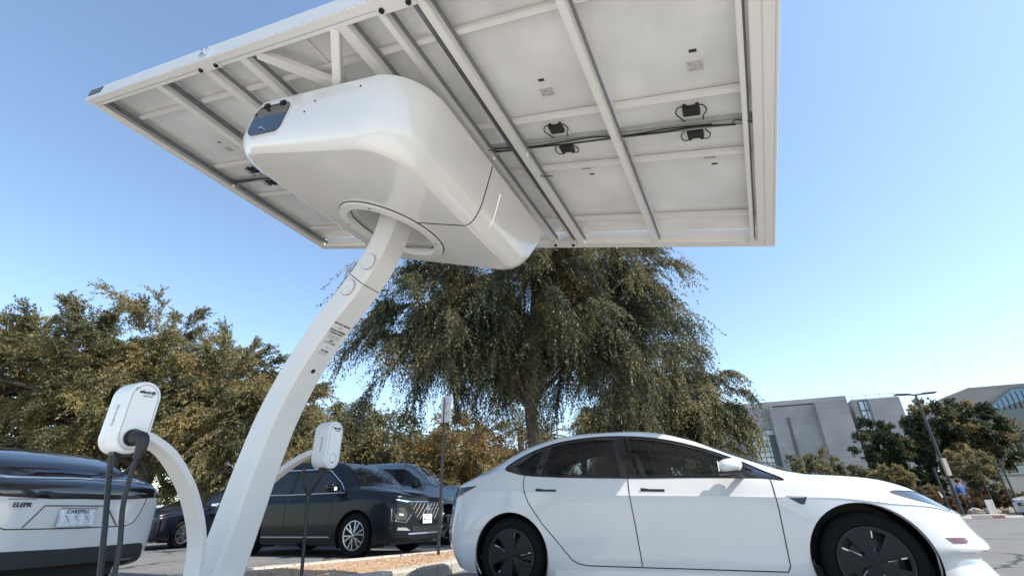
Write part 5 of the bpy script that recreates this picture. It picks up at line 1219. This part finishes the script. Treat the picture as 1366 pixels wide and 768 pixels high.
# big olive-gold tree at the left
tree('spreading_tree', 'tall olive-gold tree filling the left edge, above the white crossover', (-14.2, 19.0),
     [(-15.3, 19, 6.9, 2.8, 2.8, 2.3), (-18.5, 19, 6.3, 2.8, 2.6, 2.5), (-12.4, 19.2, 5.3, 2.4, 2.4, 2.0), (-15.5, 18.5, 4.2, 3.6, 2.4, 2.0), (-21.5, 18.5, 5.7, 2.6, 2.4, 2.6)],
     [OLIVE, OLIVE2, GOLD], [.5, .3, .2], clumps=420, twigs=52, leaves=22, ll=.105, lw=.044, tw=.55, droop=.3, up=.2, trunk_r=.32, seed=5, cr=.6, plume=1.9, pdroop=.12, limbs=36, out=1.0)
tree('spreading_tree', 'lighter olive tree with bare leaning trunk seen just left of the canopy column', (-9.7, 18.2),
     [(-9.6, 18.5, 4.2, 1.8, 1.8, 1.8), (-10.8, 18.3, 3.2, 1.9, 1.8, 1.5), (-8.2, 18.6, 3.4, 1.2, 1.6, 1.4)],
     [OLIVE, GOLD, OLIVE2], [.55, .3, .15], clumps=130, twigs=30, leaves=18, ll=.11, lw=.045, tw=.5, droop=.4, up=.2, trunk_r=.16, seed=6, cr=.5, plume=1.1, pdroop=.15, bark=BARKP, lean=(.7, 0), trunk_h=1.6, limbs=20)
# row behind the suv and pickup
rowt = [('round olive tree behind the black suv, directly right of the canopy column', -10.6, 25.0, 6.6, 3.0, [OLIVE, OLIVE2, GREYG], [.35, .35, .3]),
        ('olive tree with open crown behind the gap between suv and pickup', -6.6, 25.5, 5.9, 2.6, [OLIVE, GREYG, OLIVE2], [.45, .3, .25]),
        ('bronze-orange tree behind the pickup, right of the sign pole', -2.6, 24.0, 4.9, 2.3, [ORNG, GOLD, OLIVE], [.55, .25, .2]),
        ('low bronze tree half hidden by the roof of the white sedan', .6, 26.5, 4.3, 2.0, [ORNG, OLIVE, GREYG], [.4, .35, .25])]
for i, (lb, x, y, hh, w, ms, ws_) in enumerate(rowt):
    tree('parking_lot_tree', lb, (x, y), [(x, y, hh-1.9, w, w*.8, 2.0), (x-w*.4, y, hh-3.2, w*.8, w*.6, 1.5), (x+w*.5, y, hh-3.3, w*.8, w*.6, 1.5), (x, y-.5, 1.5, w*1.1, w*.5, .9)], ms, ws_, clumps=140, twigs=30, leaves=16, ll=.14, lw=.055, tw=.85, droop=.5, up=.2, trunk_r=.15, seed=40+i, cr=.6, bark=BARKP if i % 2 else BARK, limbs=22, group='trees in the row behind the parked cars')
for i, (lb, x, y, hh, w) in enumerate([('dense far olive tree at the left edge, below the big tree crown', -26.5, 30, 6.0, 4.5), ('dense far olive tree behind the dark blue sedan', -18.0, 32, 6.0, 4.5), ('dense far olive tree behind the charger box by the suv', -10.0, 34, 6.4, 4.2), ('dense far olive tree behind the sign plate', -3.5, 36, 6.0, 4.0)]):
    tree('hedge_tree', lb, (x, y), [(x, y, 3.6, w, 1.8, 2.6), (x, y-.3, 1.6, w*1.05, 1.6, 1.4)], [OLIVE2, OLIVE, GREYG], [.5, .3, .2], clumps=150, twigs=24, leaves=12, ll=.2, lw=.09, tw=.9, droop=.5, up=.2, trunk_r=.2, seed=60+i, cr=.8, limbs=14, group='trees in the far row')
# palms
def palm(label, x, y, h, n=34, fl=2.2, group=None, m=None, seed=3, tr=.22):
    T = thing('palm_tree', (x, y, 0), label, 'palm tree', 0, group); rg = np.random.default_rng(seed)
    b = MB(); tp = spline([(x, y, -.1), (x+.1, y, h*.5), (x, y, h)], 10); b.tube(tp, [tr*(1.1-.2*i/len(tp))*(1+.06*(i % 2)) for i in range(len(tp))], 10); b.build('trunk', [BARK], T, smooth=True, angle=60)
    P = []; D = []; S = []; L = []; W = []; b = MB()
    for k in range(n):
        az = k*2.399; el = R_(-35+115*((k+.5)/n)); d = np.array([math.cos(az)*math.cos(el), math.sin(az)*math.cos(el), math.sin(el)]); path = []
        for t in np.linspace(.05, 1, 26):
            p = np.array([x, y, h])+d*fl*t+np.array([0, 0, -1])*fl*.42*t*t*(1 if el > 0 else .6); path.append(p)
        b.tube([Vector(q) for q in path[::3]], [.03*(1-.8*i/9) for i in range(len(path[::3]))], 4, cap=False)
        for i in range(2, len(path)-1):
            tn = unit(path[i+1]-path[i-1]); sd = unit(np.cross(tn, [0, 0, 1]))
            for s in (1, -1):
                P.append(path[i]); D.append(unit(tn*.7+sd*s*.75+np.array([0, 0, -.22]))); S.append(unit(np.cross(D[-1], [0, 0, 1.]))); L.append(.5*(1-.6*abs(i/26-.4))); W.append(.045)
    b.build('frond_stems', [m or GREYG], T)
    P, D, S, L, W = map(np.array, (P, D, S, L, W)); leaf_mesh('crown', P, D, S, L, W, [m or GREYG], np.zeros(len(P)), T)
    return T
palm('palm crown with grey fronds showing left of the big trunk', .35, 34, 6.0, group='palms far behind the sedan', seed=1)
palm('palm crown with grey fronds showing right of the big trunk', 2.2, 34, 5.5, group='palms far behind the sedan', seed=2)
# ------------------------------------------------------------ far side: buildings, wall, lamps, planting
def con_mat(name, c, jh=1.2):
    m = bpy.data.materials.new(name); m.use_nodes = True; n = m.node_tree; b = n.nodes['Principled BSDF']; b.inputs['Roughness'].default_value = .85
    tc = n.nodes.new('ShaderNodeTexCoord'); t = n.nodes.new('ShaderNodeTexNoise'); t.inputs['Scale'].default_value = .35; t.inputs['Detail'].default_value = 10; n.links.new(tc.outputs['Object'], t.inputs[0])
    r = n.nodes.new('ShaderNodeValToRGB'); r.color_ramp.elements[0].color = (*[q*.82 for q in c], 1); r.color_ramp.elements[1].color = (*[q*1.08 for q in c], 1); r.color_ramp.elements[0].position = .35; r.color_ramp.elements[1].position = .65; n.links.new(t.outputs[0], r.inputs[0])
    g = n.nodes.new('ShaderNodeNewGeometry'); s = n.nodes.new('ShaderNodeSeparateXYZ'); n.links.new(g.outputs['Position'], s.inputs[0])
    f = n.nodes.new('ShaderNodeMath'); f.operation = 'DIVIDE'; f.inputs[1].default_value = jh; n.links.new(s.outputs[2], f.inputs[0]); f2 = n.nodes.new('ShaderNodeMath'); f2.operation = 'FRACT'; n.links.new(f.outputs[0], f2.inputs[0])
    l = n.nodes.new('ShaderNodeMath'); l.operation = 'LESS_THAN'; l.inputs[1].default_value = .06; n.links.new(f2.outputs[0], l.inputs[0])
    mx = n.nodes.new('ShaderNodeMix'); mx.data_type = 'RGBA'; n.links.new(l.outputs[0], mx.inputs[0]); n.links.new(r.outputs[0], mx.inputs[6]); mx.inputs[7].default_value = (*[q*.78 for q in c], 1)
    n.links.new(mx.outputs[2], b.inputs['Base Color']); return m
CON = con_mat('board_marked_concrete', (.36, .355, .35), .75); CONB = con_mat('warm_concrete', (.33, .30, .275), 1.2); CONW = con_mat('wall_concrete', (.29, .29, .29), 3.0)
PANE = mat('pale_blue_pane', (.50, .58, .64), .15, metal=.25, noise=.15, nscale=.5, coat=1); PANED = mat('blue_curtain_pane', (.10, .18, .25), .08, metal=.4, noise=.2, nscale=.4, coat=1); MULL = mat('mullion', (.10, .11, .12), .5)
class Facade:
    def __init__(s, a, b):   # two (x,y) points
        s.a = Vector((a[0], a[1], 0)); s.d = (Vector((b[0], b[1], 0))-s.a); s.L = s.d.length; s.d.normalize(); s.n = Vector((s.d.y, -s.d.x, 0))
    def p(s, t, z, o=0): return s.a+s.d*t+s.n*o+Vector((0, 0, z))
    def px(s, x, y, o=0):
        P = at_plane(x, y, s.a+s.n*o, s.n); return ((P-s.a).dot(s.d), P.z)
    def block(s, mb, t0, t1, z0, z1, o0, o1, mi=0): mb.box(s.p((t0+t1)/2, (z0+z1)/2, (o0+o1)/2), s.d*(t1-t0)/2, s.n*(o1-o0)/2, Vector((0, 0, (z1-z0)/2)), mi)
FA = Facade((30.0, 67.3), (50.6, 59.5))
BL = thing('concrete_building', FA.p(10, 0, -8), 'large grey concrete building with stepped windowless blocks and a gridded window, right of the trees', 'building')
z_t = FA.px(1150, 532)[1]
def T_(x, y=600, o=0): return FA.px(x, y, o)[0]
mb = MB(); FA.block(mb, T_(965), T_(1045), -.2, FA.px(1010, 543)[1], -14, 0); mb.build('left_block', [CON], BL)
mb = MB(); FA.block(mb, T_(1030, 560, 1.5)+.0, T_(1093, 560, 1.5), -.2, FA.px(1060, 541, 1.5)[1], -12, 1.5); mb.build('stepped_block', [CON], BL)
mb = MB(); FA.block(mb, T_(1093, 560, 2.2)+.02, T_(1138, 560, 2.2), -.2, FA.px(1120, 534, 2.2)[1], -12, 2.2); mb.build('tower_block', [CON], BL)
mb = MB(); FA.block(mb, T_(1139, 545, 1.0)+.01, T_(1162, 545, 1.0), -.2, FA.px(1150, 532, 1.)[1], -12, .9); mb.build('glazed_bay', [CON], BL)
mb = MB(); FA.block(mb, T_(1162, 545, 1.6)+.02, T_(1199, 529, 1.6), -.2, FA.px(1180, 530, 1.6)[1], -12, 1.6); mb.build('end_block', [CON], BL)
mb = MB(); FA.block(mb, -13, T_(1138, 545), FA.px(1100, 533)[1], FA.px(1100, 533)[1]+.6, -10, -1.5); mb.build('roof_parapet', [CON], BL)
mb = MB(); t0, t1 = T_(1052, 565, 2.0), T_(1056, 565, 2.0); FA.block(mb, t0, t1, -.1, FA.px(1060, 555, 2.)[1], 1.52, 1.60); mb.build('drain_groove', [MULL], BL)
def glazing(F, t0, t1, z0, z1, o, nx, nz, par, mp, w=.09):
    mb = MB(); F.block(mb, t0, t1, z0, z1, o, o+.05); wd = mb.build('window', [mp], par)
    mb = MB()
    for i in range(nx+1): t = t0+(t1-t0)*i/nx; F.block(mb, t-w/2, t+w/2, z0, z1, o+.051, o+.12)
    for j in range(nz+1): z = z0+(z1-z0)*j/nz; F.block(mb, t0, t1, z-w/2, z+w/2, o+.122, o+.16)
    mb.build('glazing_bars', [MULL], wd); return wd
a = FA.px(1000, 575); c = FA.px(1041, 573); d = FA.px(1045, 615); glazing(FA, a[0], c[0], d[1]-1.5, a[1], .02, 6, 8, BL, PANE)
a = FA.px(1141, 533, 1.0); c = FA.px(1157, 533, 1.0); glazing(FA, a[0]+.2, c[0]+.1, 3, a[1]-.2, .92, 2, 8, BL, PANE, .12)
mb = MB()
for k in range(18): FA.block(mb, -6+k*1.6, -6+k*1.6+.05, z_t, z_t+1.0, -3, -2.95)
FA.block(mb, -6, 21.3, z_t+.96, z_t+1.0, -3.01, -2.94); FA.block(mb, -6, 21.3, z_t+.5, z_t+.53, -3.01, -2.94); mb.build('roof_railing', [GALV], BL)
mb = MB(); FA.block(mb, T_(1030), T_(1045), 1.0, FA.px(1040, 580)[1], .01, .5); mb.build('pipe_cover', [MULL], BL)
# right building
FB = Facade((54.0, 66.0), (80.0, 56.0))
BR = thing('concrete_building', FB.p(8, 0, -8), 'brown-grey angular concrete building with sloping blue glass, at the right edge', 'building')
p1 = FB.px(1256, 531); p2 = FB.px(1291, 517); p3 = FB.px(1366, 511); p3 = (p3[0]+14, p3[1]-0.1); q1 = FB.px(1303, 547); q2 = FB.px(1345, 518)
top = p2[1]
def poly_prism(F, pts2, o0, o1, name, m, par):
    mb = MB(); mb.prism([F.p(t, z, o0) for t, z in pts2], F.n*(o1-o0)); return mb.build(name, [m], par)
poly_prism(FB, [(p1[0]-3, -.2), (p1[0]-1.0, p1[1]-1.5), p1, p2, (p3[0], top), (p3[0], -.2)], -16, 0, 'main_block', CONB, BR)
w0 = FB.px(1318, 545, .6); w1 = FB.px(1352, 518, .6); w2 = FB.px(1366, 516, .6); w3 = FB.px(1366, 533, .6); w4 = FB.px(1328, 547, .6)
gl = poly_prism(FB, [FB.px(1306, 547, .5), FB.px(1350, 516, .5), (w2[0]+14, w2[1]+.2), (w2[0]+14, -.1), (w0[0]-1, -.1)], .01, .5, 'dark_glass', mat('near_black_glass', (.03, .04, .05), .12, coat=1), BR)  # near-black glass around the sloping window
sg = poly_prism(FB, [FB.px(1318, 545, .6), FB.px(1350, 519, .6), (w2[0]+12, w2[1]-.4), (w3[0]+12, w3[1]-1.2), w3, w4], .51, .62, 'sloping_window', PANED, BR)
mb = MB()
for k in range(26):
    f0 = k/25; a = FB.p(w0[0]+(w2[0]+10-w0[0])*f0, 0, .66); t = (a-FB.a).dot(FB.d)
    zt = min(w2[1]-.4, w0[1]+(t-w0[0])*(w1[1]-w0[1])/(w1[0]-w0[0])-.1); zb = w3[1]-1.0 if t > w4[0]+1 else w0[1]
    if zt > zb+.1: FB.block(mb, t-.05, t+.05, zb, zt, .63, .70)
mb.build('glazing_bars', [MULL], sg)
g0 = FB.px(1338, 600, .6); wd = glazing(FB, g0[0]+.5, g0[0]+14, .5, FB.px(1338, 585, .6)[1], .52, 12, 7, BR, PANED, .10)
# low retaining wall with panel joints
FW = Facade((28.5, 41.5), (58.0, 37.5))
LW = thing('retaining_wall', FW.p(10, 0, 0), 'long low grey concrete wall behind the brown planting at the right', 'wall')
zt = FW.px(1280, 634)[1]
mb = MB()
for k in range(11): FW.block(mb, -1+k*2.8, -1+(k+1)*2.8-.05, -.2, zt, -.3, 0)
mb.build('wall_panels', [CONW], LW); mb = MB(); FW.block(mb, -1.02, 29.8, zt+.002, zt+.10, -.34, .04); mb.build('wall_cap', [CONW], LW)
# planted bank and kerb at the far edge of the lot
BANK = ground_mat('bank_soil', (.10, .07, .04), (.24, .16, .09), 1.4, 18)
mb = MB(); vs = []; nx, ny = 60, 10; rnd = random.Random(3)
for i in range(nx+1):
    for j in range(ny+1):
        x = 12+55*i/nx; y0 = 27.2-(x-14)*.04; y = y0+(40.5-(x-28)*.13-y0)*j/ny; vs.append((x, y, .02+.75*(j/ny)**1.3+rnd.uniform(-.04, .04)*(0 < j)))
mb.add(vs, [(i*(ny+1)+j, (i+1)*(ny+1)+j, (i+1)*(ny+1)+j+1, i*(ny+1)+j+1) for i in range(nx) for j in range(ny)]); tag(mb.build('planted_bank', [BANK], smooth=True), kind='structure')
kerb('kerb', [(13, 26.4), (22, 25.9), (34, 25.2), (50, 24.3)], .22, .15, [CONC])
b = MB(); b.add([(13, 26.5, .016), (50, 24.45, .016), (50, 26.2, .016), (13, 27.6, .016)], [(0, 1, 2, 3)]); tag(b.build('pavement', [CONC]), kind='structure')
def bush(label, x, y, w, h, ms, ws_, seed, cl=34, tall=None, cat='shrub', nm='shrub', grp=None, z=0, ll=.10):
    return tree(nm, label, (x, y, z), [(x, y, z+h*.5, w/2, w/2*.8, h*.48)], ms, ws_, clumps=cl, twigs=22, leaves=12, ll=ll, lw=ll*.42, plume=.3, tw=.35*max(.6, h/2), droop=.3, up=.5, trunk_r=.05, seed=seed, cr=.22*max(1, h/1.5), limbs=8, trunk_h=h*.25, cat=cat, group=grp)
P = at_y(1095, 622, 33); 
tree('shrub_tree', 'grey-green bushy tree above the bonnet of the white sedan', (P.x, 33), [(P.x, 33, 2.0, 3.4, 2.2, 1.5), (P.x-2.0, 33, 1.8, 2.2, 1.6, 1.2), (P.x+2.0, 32.8, 1.5, 2.0, 1.6, 1.2), (P.x-.3, 33, 2.9, 1.6, 1.4, 1.0)], [GREYG, OLIVE, OLIVE2], [.5, .3, .2], clumps=130, twigs=26, leaves=12, ll=.16, lw=.07, tw=.4, plume=.5, droop=.3, up=.35, trunk_r=.14, seed=71, cr=.5, limbs=16)
a = at_y(1180, 590, 34); c = at_y(1270, 575, 33.5)
tree('street_tree', 'smaller dark green tree in front of the end of the concrete building', (a.x+.3, 34), [(a.x, 34, 4.6, 1.9, 1.6, 1.5), (a.x-.1, 34, 3.0, 1.5, 1.4, 1.4), (a.x+1.3, 34, 2.8, 1.6, 1.5, 1.5)], [DKG, OLIVE2], [.8, .2], clumps=110, twigs=26, leaves=12, ll=.18, lw=.10, tw=.35, plume=.35, droop=.2, up=.3, trunk_r=.16, seed=72, cr=.5, limbs=16)
tree('street_tree', 'broad dark green tree with golden right flank beside the lamp post', (c.x+.3, 33.5), [(c.x, 33.5, 5.6, 2.4, 2.0, 1.9), (c.x+1.7, 33.4, 4.9, 1.5, 1.6, 1.9), (c.x-.9, 33.5, 4.1, 1.9, 1.8, 1.7), (c.x+1.6, 33.2, 3.4, 1.4, 1.6, 1.0)], [DKG, OLIVE2, GOLD], [.58, .24, .18], clumps=190, twigs=28, leaves=12, ll=.19, lw=.10, tw=.4, plume=.4, droop=.2, up=.3, trunk_r=.2, seed=73, cr=.55, limbs=20)
a = at_y(1200, 640, 30)
tree('shrub_tree', 'golden-yellow shrub just above the headlight of the white sedan', (a.x, 30), [(a.x-.5, 30, 1.9, .9, .9, .9), (a.x+.4, 30, 1.1, .9, .9, .8)], [GOLD, OLIVE2, OLIVE], [.5, .3, .2], clumps=60, twigs=26, leaves=12, ll=.13, lw=.065, tw=.3, plume=.3, droop=.2, up=.4, trunk_r=.08, seed=74, cr=.35, limbs=10)
c = at_y(1290, 615, 29.5)
tree('shrub_tree', 'light golden shrub tree in front of the low wall, under the broad dark tree', (c.x, 29.5), [(c.x, 29.5, 2.75, .95, .9, .8), (c.x+.2, 29.5, 1.9, .8, .8, .8)], [OLIVE, GOLD, GREYG], [.4, .35, .25], clumps=46, twigs=24, leaves=12, ll=.13, lw=.065, tw=.25, plume=.25, droop=.2, up=.4, trunk_r=.07, seed=75, cr=.3, limbs=10)
c = at_y(1350, 575, 36); palm('palm with drooping fronds in front of the sloping glass at the right edge', c.x, 36, c.z-.4, 40, 2.4, None, OLIVE2, 7)
rb = random.Random(12)
lbs = ['low brown shrub on the bank, first from the left', 'rusty shrub on the bank under the lamp post', 'straw coloured clump on the bank behind the white fin', 'dark green clump on the bank beside the person in blue', 'orange-brown shrub on the bank left of the white car', 'tawny shrub on the bank directly above the small white car', 'grey-brown shrub on the bank at the right edge']
BR1 = leafmat('brown_leaf', (.10, .05, .03), (.2, .11, .06), .3)
for i, px in enumerate((1238, 1256, 1276, 1298, 1318, 1340, 1362)):
    q = at_y(px, 676, 29+rb.uniform(-1, 2)); bush(lbs[i], q.x, q.y, 2.0, .85+rb.uniform(0, .4), [BR1, ORNG, OLIVE2], [.5, .3, .2], 90+i, 24, grp='shrubs along the bank', z=.2)
# rocks / stones
STONE = mat('boulder', (.30, .27, .24), .9, noise=.4, nscale=3, bump=.5, bscale=12)
for i, (px, lb) in enumerate(((1302, 'small pale boulder on the bank beside the person'), (1352, 'small pale boulder on the bank behind the small white car'), (1322, 'small pale boulder on the bank between shrubs'))):
    q = at_y(px, 684, 27.2); b = MB(); rr__ = random.Random(i); n = 12; vs = []
    for a in range(7):
        th = -math.pi/2+math.pi*a/6
        for k in range(n): r = .32*(1+rr__.uniform(-.18, .18)); vs.append((q.x+r*1.3*math.cos(th)*math.cos(k*2*math.pi/n), q.y+r*math.cos(th)*math.sin(k*2*math.pi/n), .18+r*.75*math.sin(th)))
    b.add(vs, [(a*n+k, a*n+(k+1) % n, (a+1)*n+(k+1) % n, (a+1)*n+k) for a in range(6) for k in range(n)]); tag(b.build('boulder', [STONE], smooth=True, angle=30), lb, 'rock', 'boulders on the bank')
# twin-arm lamp post
q = at_plane(1286, 690, (0, 25.6, 0), Vector((0, 1, 0))); lx, ly = q.x, 25.6; H = at_plane(1221, 526, (0, 25.6, 0), Vector((0, 1, 0))).z
LP = thing('lamp_post', (lx, ly, 0), 'tall dark lamp post with a twin flat lamp head at the right', 'lamp post')
mb = MB(); mb.tube([(lx, ly, -.05), (lx, ly, H)], [.085, .055], 12); mb.build('pole', [DKSTEEL], LP, smooth=True)
mb = MB(); mb.cyl((lx, ly, .08), (0, 0, 1), .2, .16, 20); mb.build('footing', [CONC], LP, smooth=True)
for s in (-1, 1):
    mb = MB(); mb.beam((lx, ly, H-.02), (lx+s*.34, ly-.08*s, H+.02), .08, .08); mb.beam((lx+s*.30, ly-.07*s, H+.03), (lx+s*.95, ly-.22*s, H+.05), .30, .07); mb.build('lamp_head', [DKSTEEL], LP, smooth=True, bevel=.02)
mb = MB(); mb.box((lx+.0, ly-.13, 2.35), (.11, 0, 0), (0, .06, 0), (0, 0, .42)); mb.build('control_box', [mat('faded_notice', (.45, .36, .30), .6)], LP, bevel=.01)
def post(px, y, top_px, r, label, ht=None, m=DKSTEEL):
    q = at_y(px, 688, y); zt = ht
    T = thing('sign_post', (q.x, q.y, 0), label, 'post', 0, 'thin posts at the lot edge')
    b = MB(); b.tube([(q.x, q.y, -.05), (q.x, q.y, zt)], r, 8); b.build('pole', [m], T, smooth=True)
    b = MB(); b.cyl((q.x, q.y, zt+.02), (0, 0, 1), r*1.5, .05, 10); b.build('cap', [m], T, smooth=True); b = MB(); b.cyl((q.x, q.y, .06), (0, 0, 1), r*2.2, .12, 12); b.build('base', [m], T, smooth=True)
    return T
post(1270, 27.5, 0, .06, 'thin dark post just left of the lamp post', 2.4)
post(1332, 27.0, 0, .035, 'thin dark post with a leaning white board at its foot', 2.2)
post(1358, 26.0, 0, .045, 'thin dark post left of the small white car', 2.6)
post(1366, 26.3, 0, .045, 'thin dark post at the right edge of the view beside the small white car', 2.7)
# white boards / fins
q = at_y(1322, 678, 26.6); B_ = thing('white_board', (q.x, q.y, 0), 'pale upright panel at the kerb left of the small white car', 'panel')
mb = MB(); mb.box((q.x, q.y, .45), (.18, 0, 0), (0, .02, 0), (0, 0, .35)); mb.build('panel', [LABEL], B_, bevel=.01); mb = MB(); mb.box((q.x+.20, q.y, .42), (.02, 0, 0), (0, .03, 0), (0, 0, .4)); mb.build('edge_post', [WHITE], B_)
q = at_y(1245, 622, 38); B_ = thing('white_pylon', (q.x, q.y, 0), 'white angled pylon in front of the low wall between the dark trees', 'pylon')
mb = MB(); mb.prism([(q.x-.35, q.y, 0), (q.x+.35, q.y, 0), (q.x+.35, q.y, q.z-.1), (q.x-.05, q.y, q.z+.7), (q.x-.35, q.y, q.z+.7)], (0, .3, 0)); mb.build('body', [WHITE], B_); mb = MB(); mb.box((q.x, q.y+.15, .1), (.5, 0, 0), (0, .3, 0), (0, 0, .1)); mb.build('plinth', [CONC], B_)
q = at_y(1237, 652, 30); B_ = thing('notice_sign', (q.x, q.y, 0), 'small pale notice sign on a short post by the golden shrub', 'sign')
mb = MB(); mb.box((q.x, q.y, q.z), (.17, 0, 0), (0, .01, 0), (0, 0, .2)); mb.build('panel', [LABEL], B_); mb = MB(); mb.tube([(q.x, q.y+.03, 0), (q.x, q.y+.03, q.z+.1)], .025, 8); mb.build('post', [GALV], B_)
# parking block stripe at the kerb: red-brown wheel stop and pale ones
for i, (px, m, lb) in enumerate(((1320, mat('brick_red_paint', (.28, .11, .07), .8, noise=.3, nscale=4), 'red-brown wheel stop at the far kerb'), (1345, CONC, 'pale wheel stop at the far kerb beside the small white car'), (1303, CONC, 'pale wheel stop at the far kerb, left of the red-brown one'))):
    q = at_plane(px, 691.5, (0, 0, 0), Vector((0, 0, 1))); q.y = min(q.y, 25.2); q = at_y(px, 691, 24.6); mb = MB(); mb.prism([(q.x-.8, q.y, .0), (q.x-.8, q.y+.16, 0), (q.x-.8, q.y+.12, .11), (q.x-.8, q.y+.04, .11)], (1.6, 0, 0)); tag(mb.build('wheel_stop', [m], bevel=.01), lb, 'wheel stop')
# person in blue at the bank
def person(x, y, z, label, face=1):
    T = thing('person', (x, y, z), label, 'person')
    J = {'pel': (0, 0, .95), 'sp': (0, .01, 1.15), 'ch': (0, .01, 1.36), 'nk': (0, 0, 1.50), 'hd': (0, -.02, 1.58), 'ht': (0, -.01, 1.74)}
    V = []; E = []; Rr = []
    def add(p, r, par=None):
        V.append(p); Rr.append(r)
        if par is not None: E.append((par, len(V)-1))
        return len(V)-1
    pel = add((0, 0, .95), .14); s1 = add((0, 0, 1.12), .125, pel); s2 = add((0, 0, 1.32), .15, s1); nk = add((0, 0, 1.48), .06, s2); hd = add((0, -.015, 1.60), .095, nk); ht = add((0, -.01, 1.70), .08, hd)
    for s in (1, -1):
        sh = add((s*.18, 0, 1.40), .065, s2); el = add((s*.24, .03, 1.13), .045, sh); wr = add((s*.22, -.08, .90), .03, el); ha = add((s*.21, -.11, .82), .035, wr)
        hp = add((s*.10, 0, .88), .10, pel); kn = add((s*.11, -.03, .50), .065, hp); an = add((s*.12, .02, .09), .045, kn); ft = add((s*.13, -.15, .04), .04, an)
    me = bpy.data.meshes.new('body'); me.from_pydata(V, E, []); o = bpy.data.objects.new('body', me); col.objects.link(o)
    sk = o.modifiers.new('s', 'SKIN'); 
    for i, sv in enumerate(me.skin_vertices[0].data): sv.radius = (Rr[i], Rr[i]*.85); sv.use_root = (i == 0)
    su = o.modifiers.new('u', 'SUBSURF'); su.levels = 1; su.render_levels = 1
    dg = bpy.context.evaluated_depsgraph_get(); m2 = bpy.data.meshes.new_from_object(o.evaluated_get(dg)); bpy.data.objects.remove(o); 
    SK = mat('skin', (.42, .27, .20), .6); TRO = mat('dark_trousers', (.03, .035, .05), .8); SHI = mat('blue_shirt', (.05, .11, .30), .8)
    for m in (SK, SHI, TRO): m2.materials.append(m)
    for p in m2.polygons:
        c = p.center; p.material_index = 0 if (c.z > 1.46 or (abs(c.x) > .17 and c.z < .93 and c.z > .7)) else (2 if c.z < .95 else 1); p.use_smooth = True
    ob = bpy.data.objects.new('body', m2); col.objects.link(ob); ob.parent = T
    b = MB(); rbox(b, (0, .015, 1.685), .10, .105, .085, .05); h = lbuild(b, 'hair', [mat('dark_hair', (.02, .015, .01), .8)], T, True, 60)
    b = MB()
    for s in (1, -1): rbox(b, (s*.125, -.06, .045), .05, .13, .045, .04)
    lbuild(b, 'shoes', [BLK], T, True, 60)
    return T
q = at_y(1291, 676, 28.0); person(q.x, q.y, .10, 'person in a blue top standing on the bank right of the lamp post')
# sign on the island
sx, sy = -1.23, 8.28; zt = at_plane(592, 530, (sx, sy, 0), Vector((0, 1, 0))).z
SG = thing('parking_sign', (sx, sy, .1), 'white rectangular sign on a thin dark pole in the orange soil bed', 'sign')
mb = MB(); mb.box((sx, sy, .1+(zt-.1)/2), (.022, 0, 0), (0, .008, 0), (0, 0, (zt-.1)/2)); mb.box((sx-.018, sy-.016, .1+(zt-.1)/2), (.004, 0, 0), (0, .014, 0), (0, 0, (zt-.1)/2)); mb.build('pole', [DKSTEEL], SG)
zb = at_plane(592, 565, (sx, sy, 0), Vector((0, 1, 0))).z
cz = (zt+zb)/2+.02; X_ = Vector((.80, -.60, 0)); cN = Vector((sx+.03, sy-.035, cz)); hh = (zt-zb)/2
mb = MB(); N_ = X_.cross(Vector((0, 0, 1))); mb.box(cN, X_*.115, N_*.0015, Vector((0, 0, hh))); pn = mb.build('panel', [mat('sun_bleached_sign', (.72, .71, .70), .4, noise=.25, nscale=9)], SG)
text_mesh('P', .13, frame_m(cN+N_*.003+Vector((0, 0, .06)), X_, (0, 0, 1)), 'lettering', GREYINK, pn, .0005, 0)
text_mesh('EV CHARGING\nONLY', .028, frame_m(cN+N_*.003-Vector((0, 0, .07)), X_, (0, 0, 1)), 'lettering', GREYINK, pn, .0005, 0)
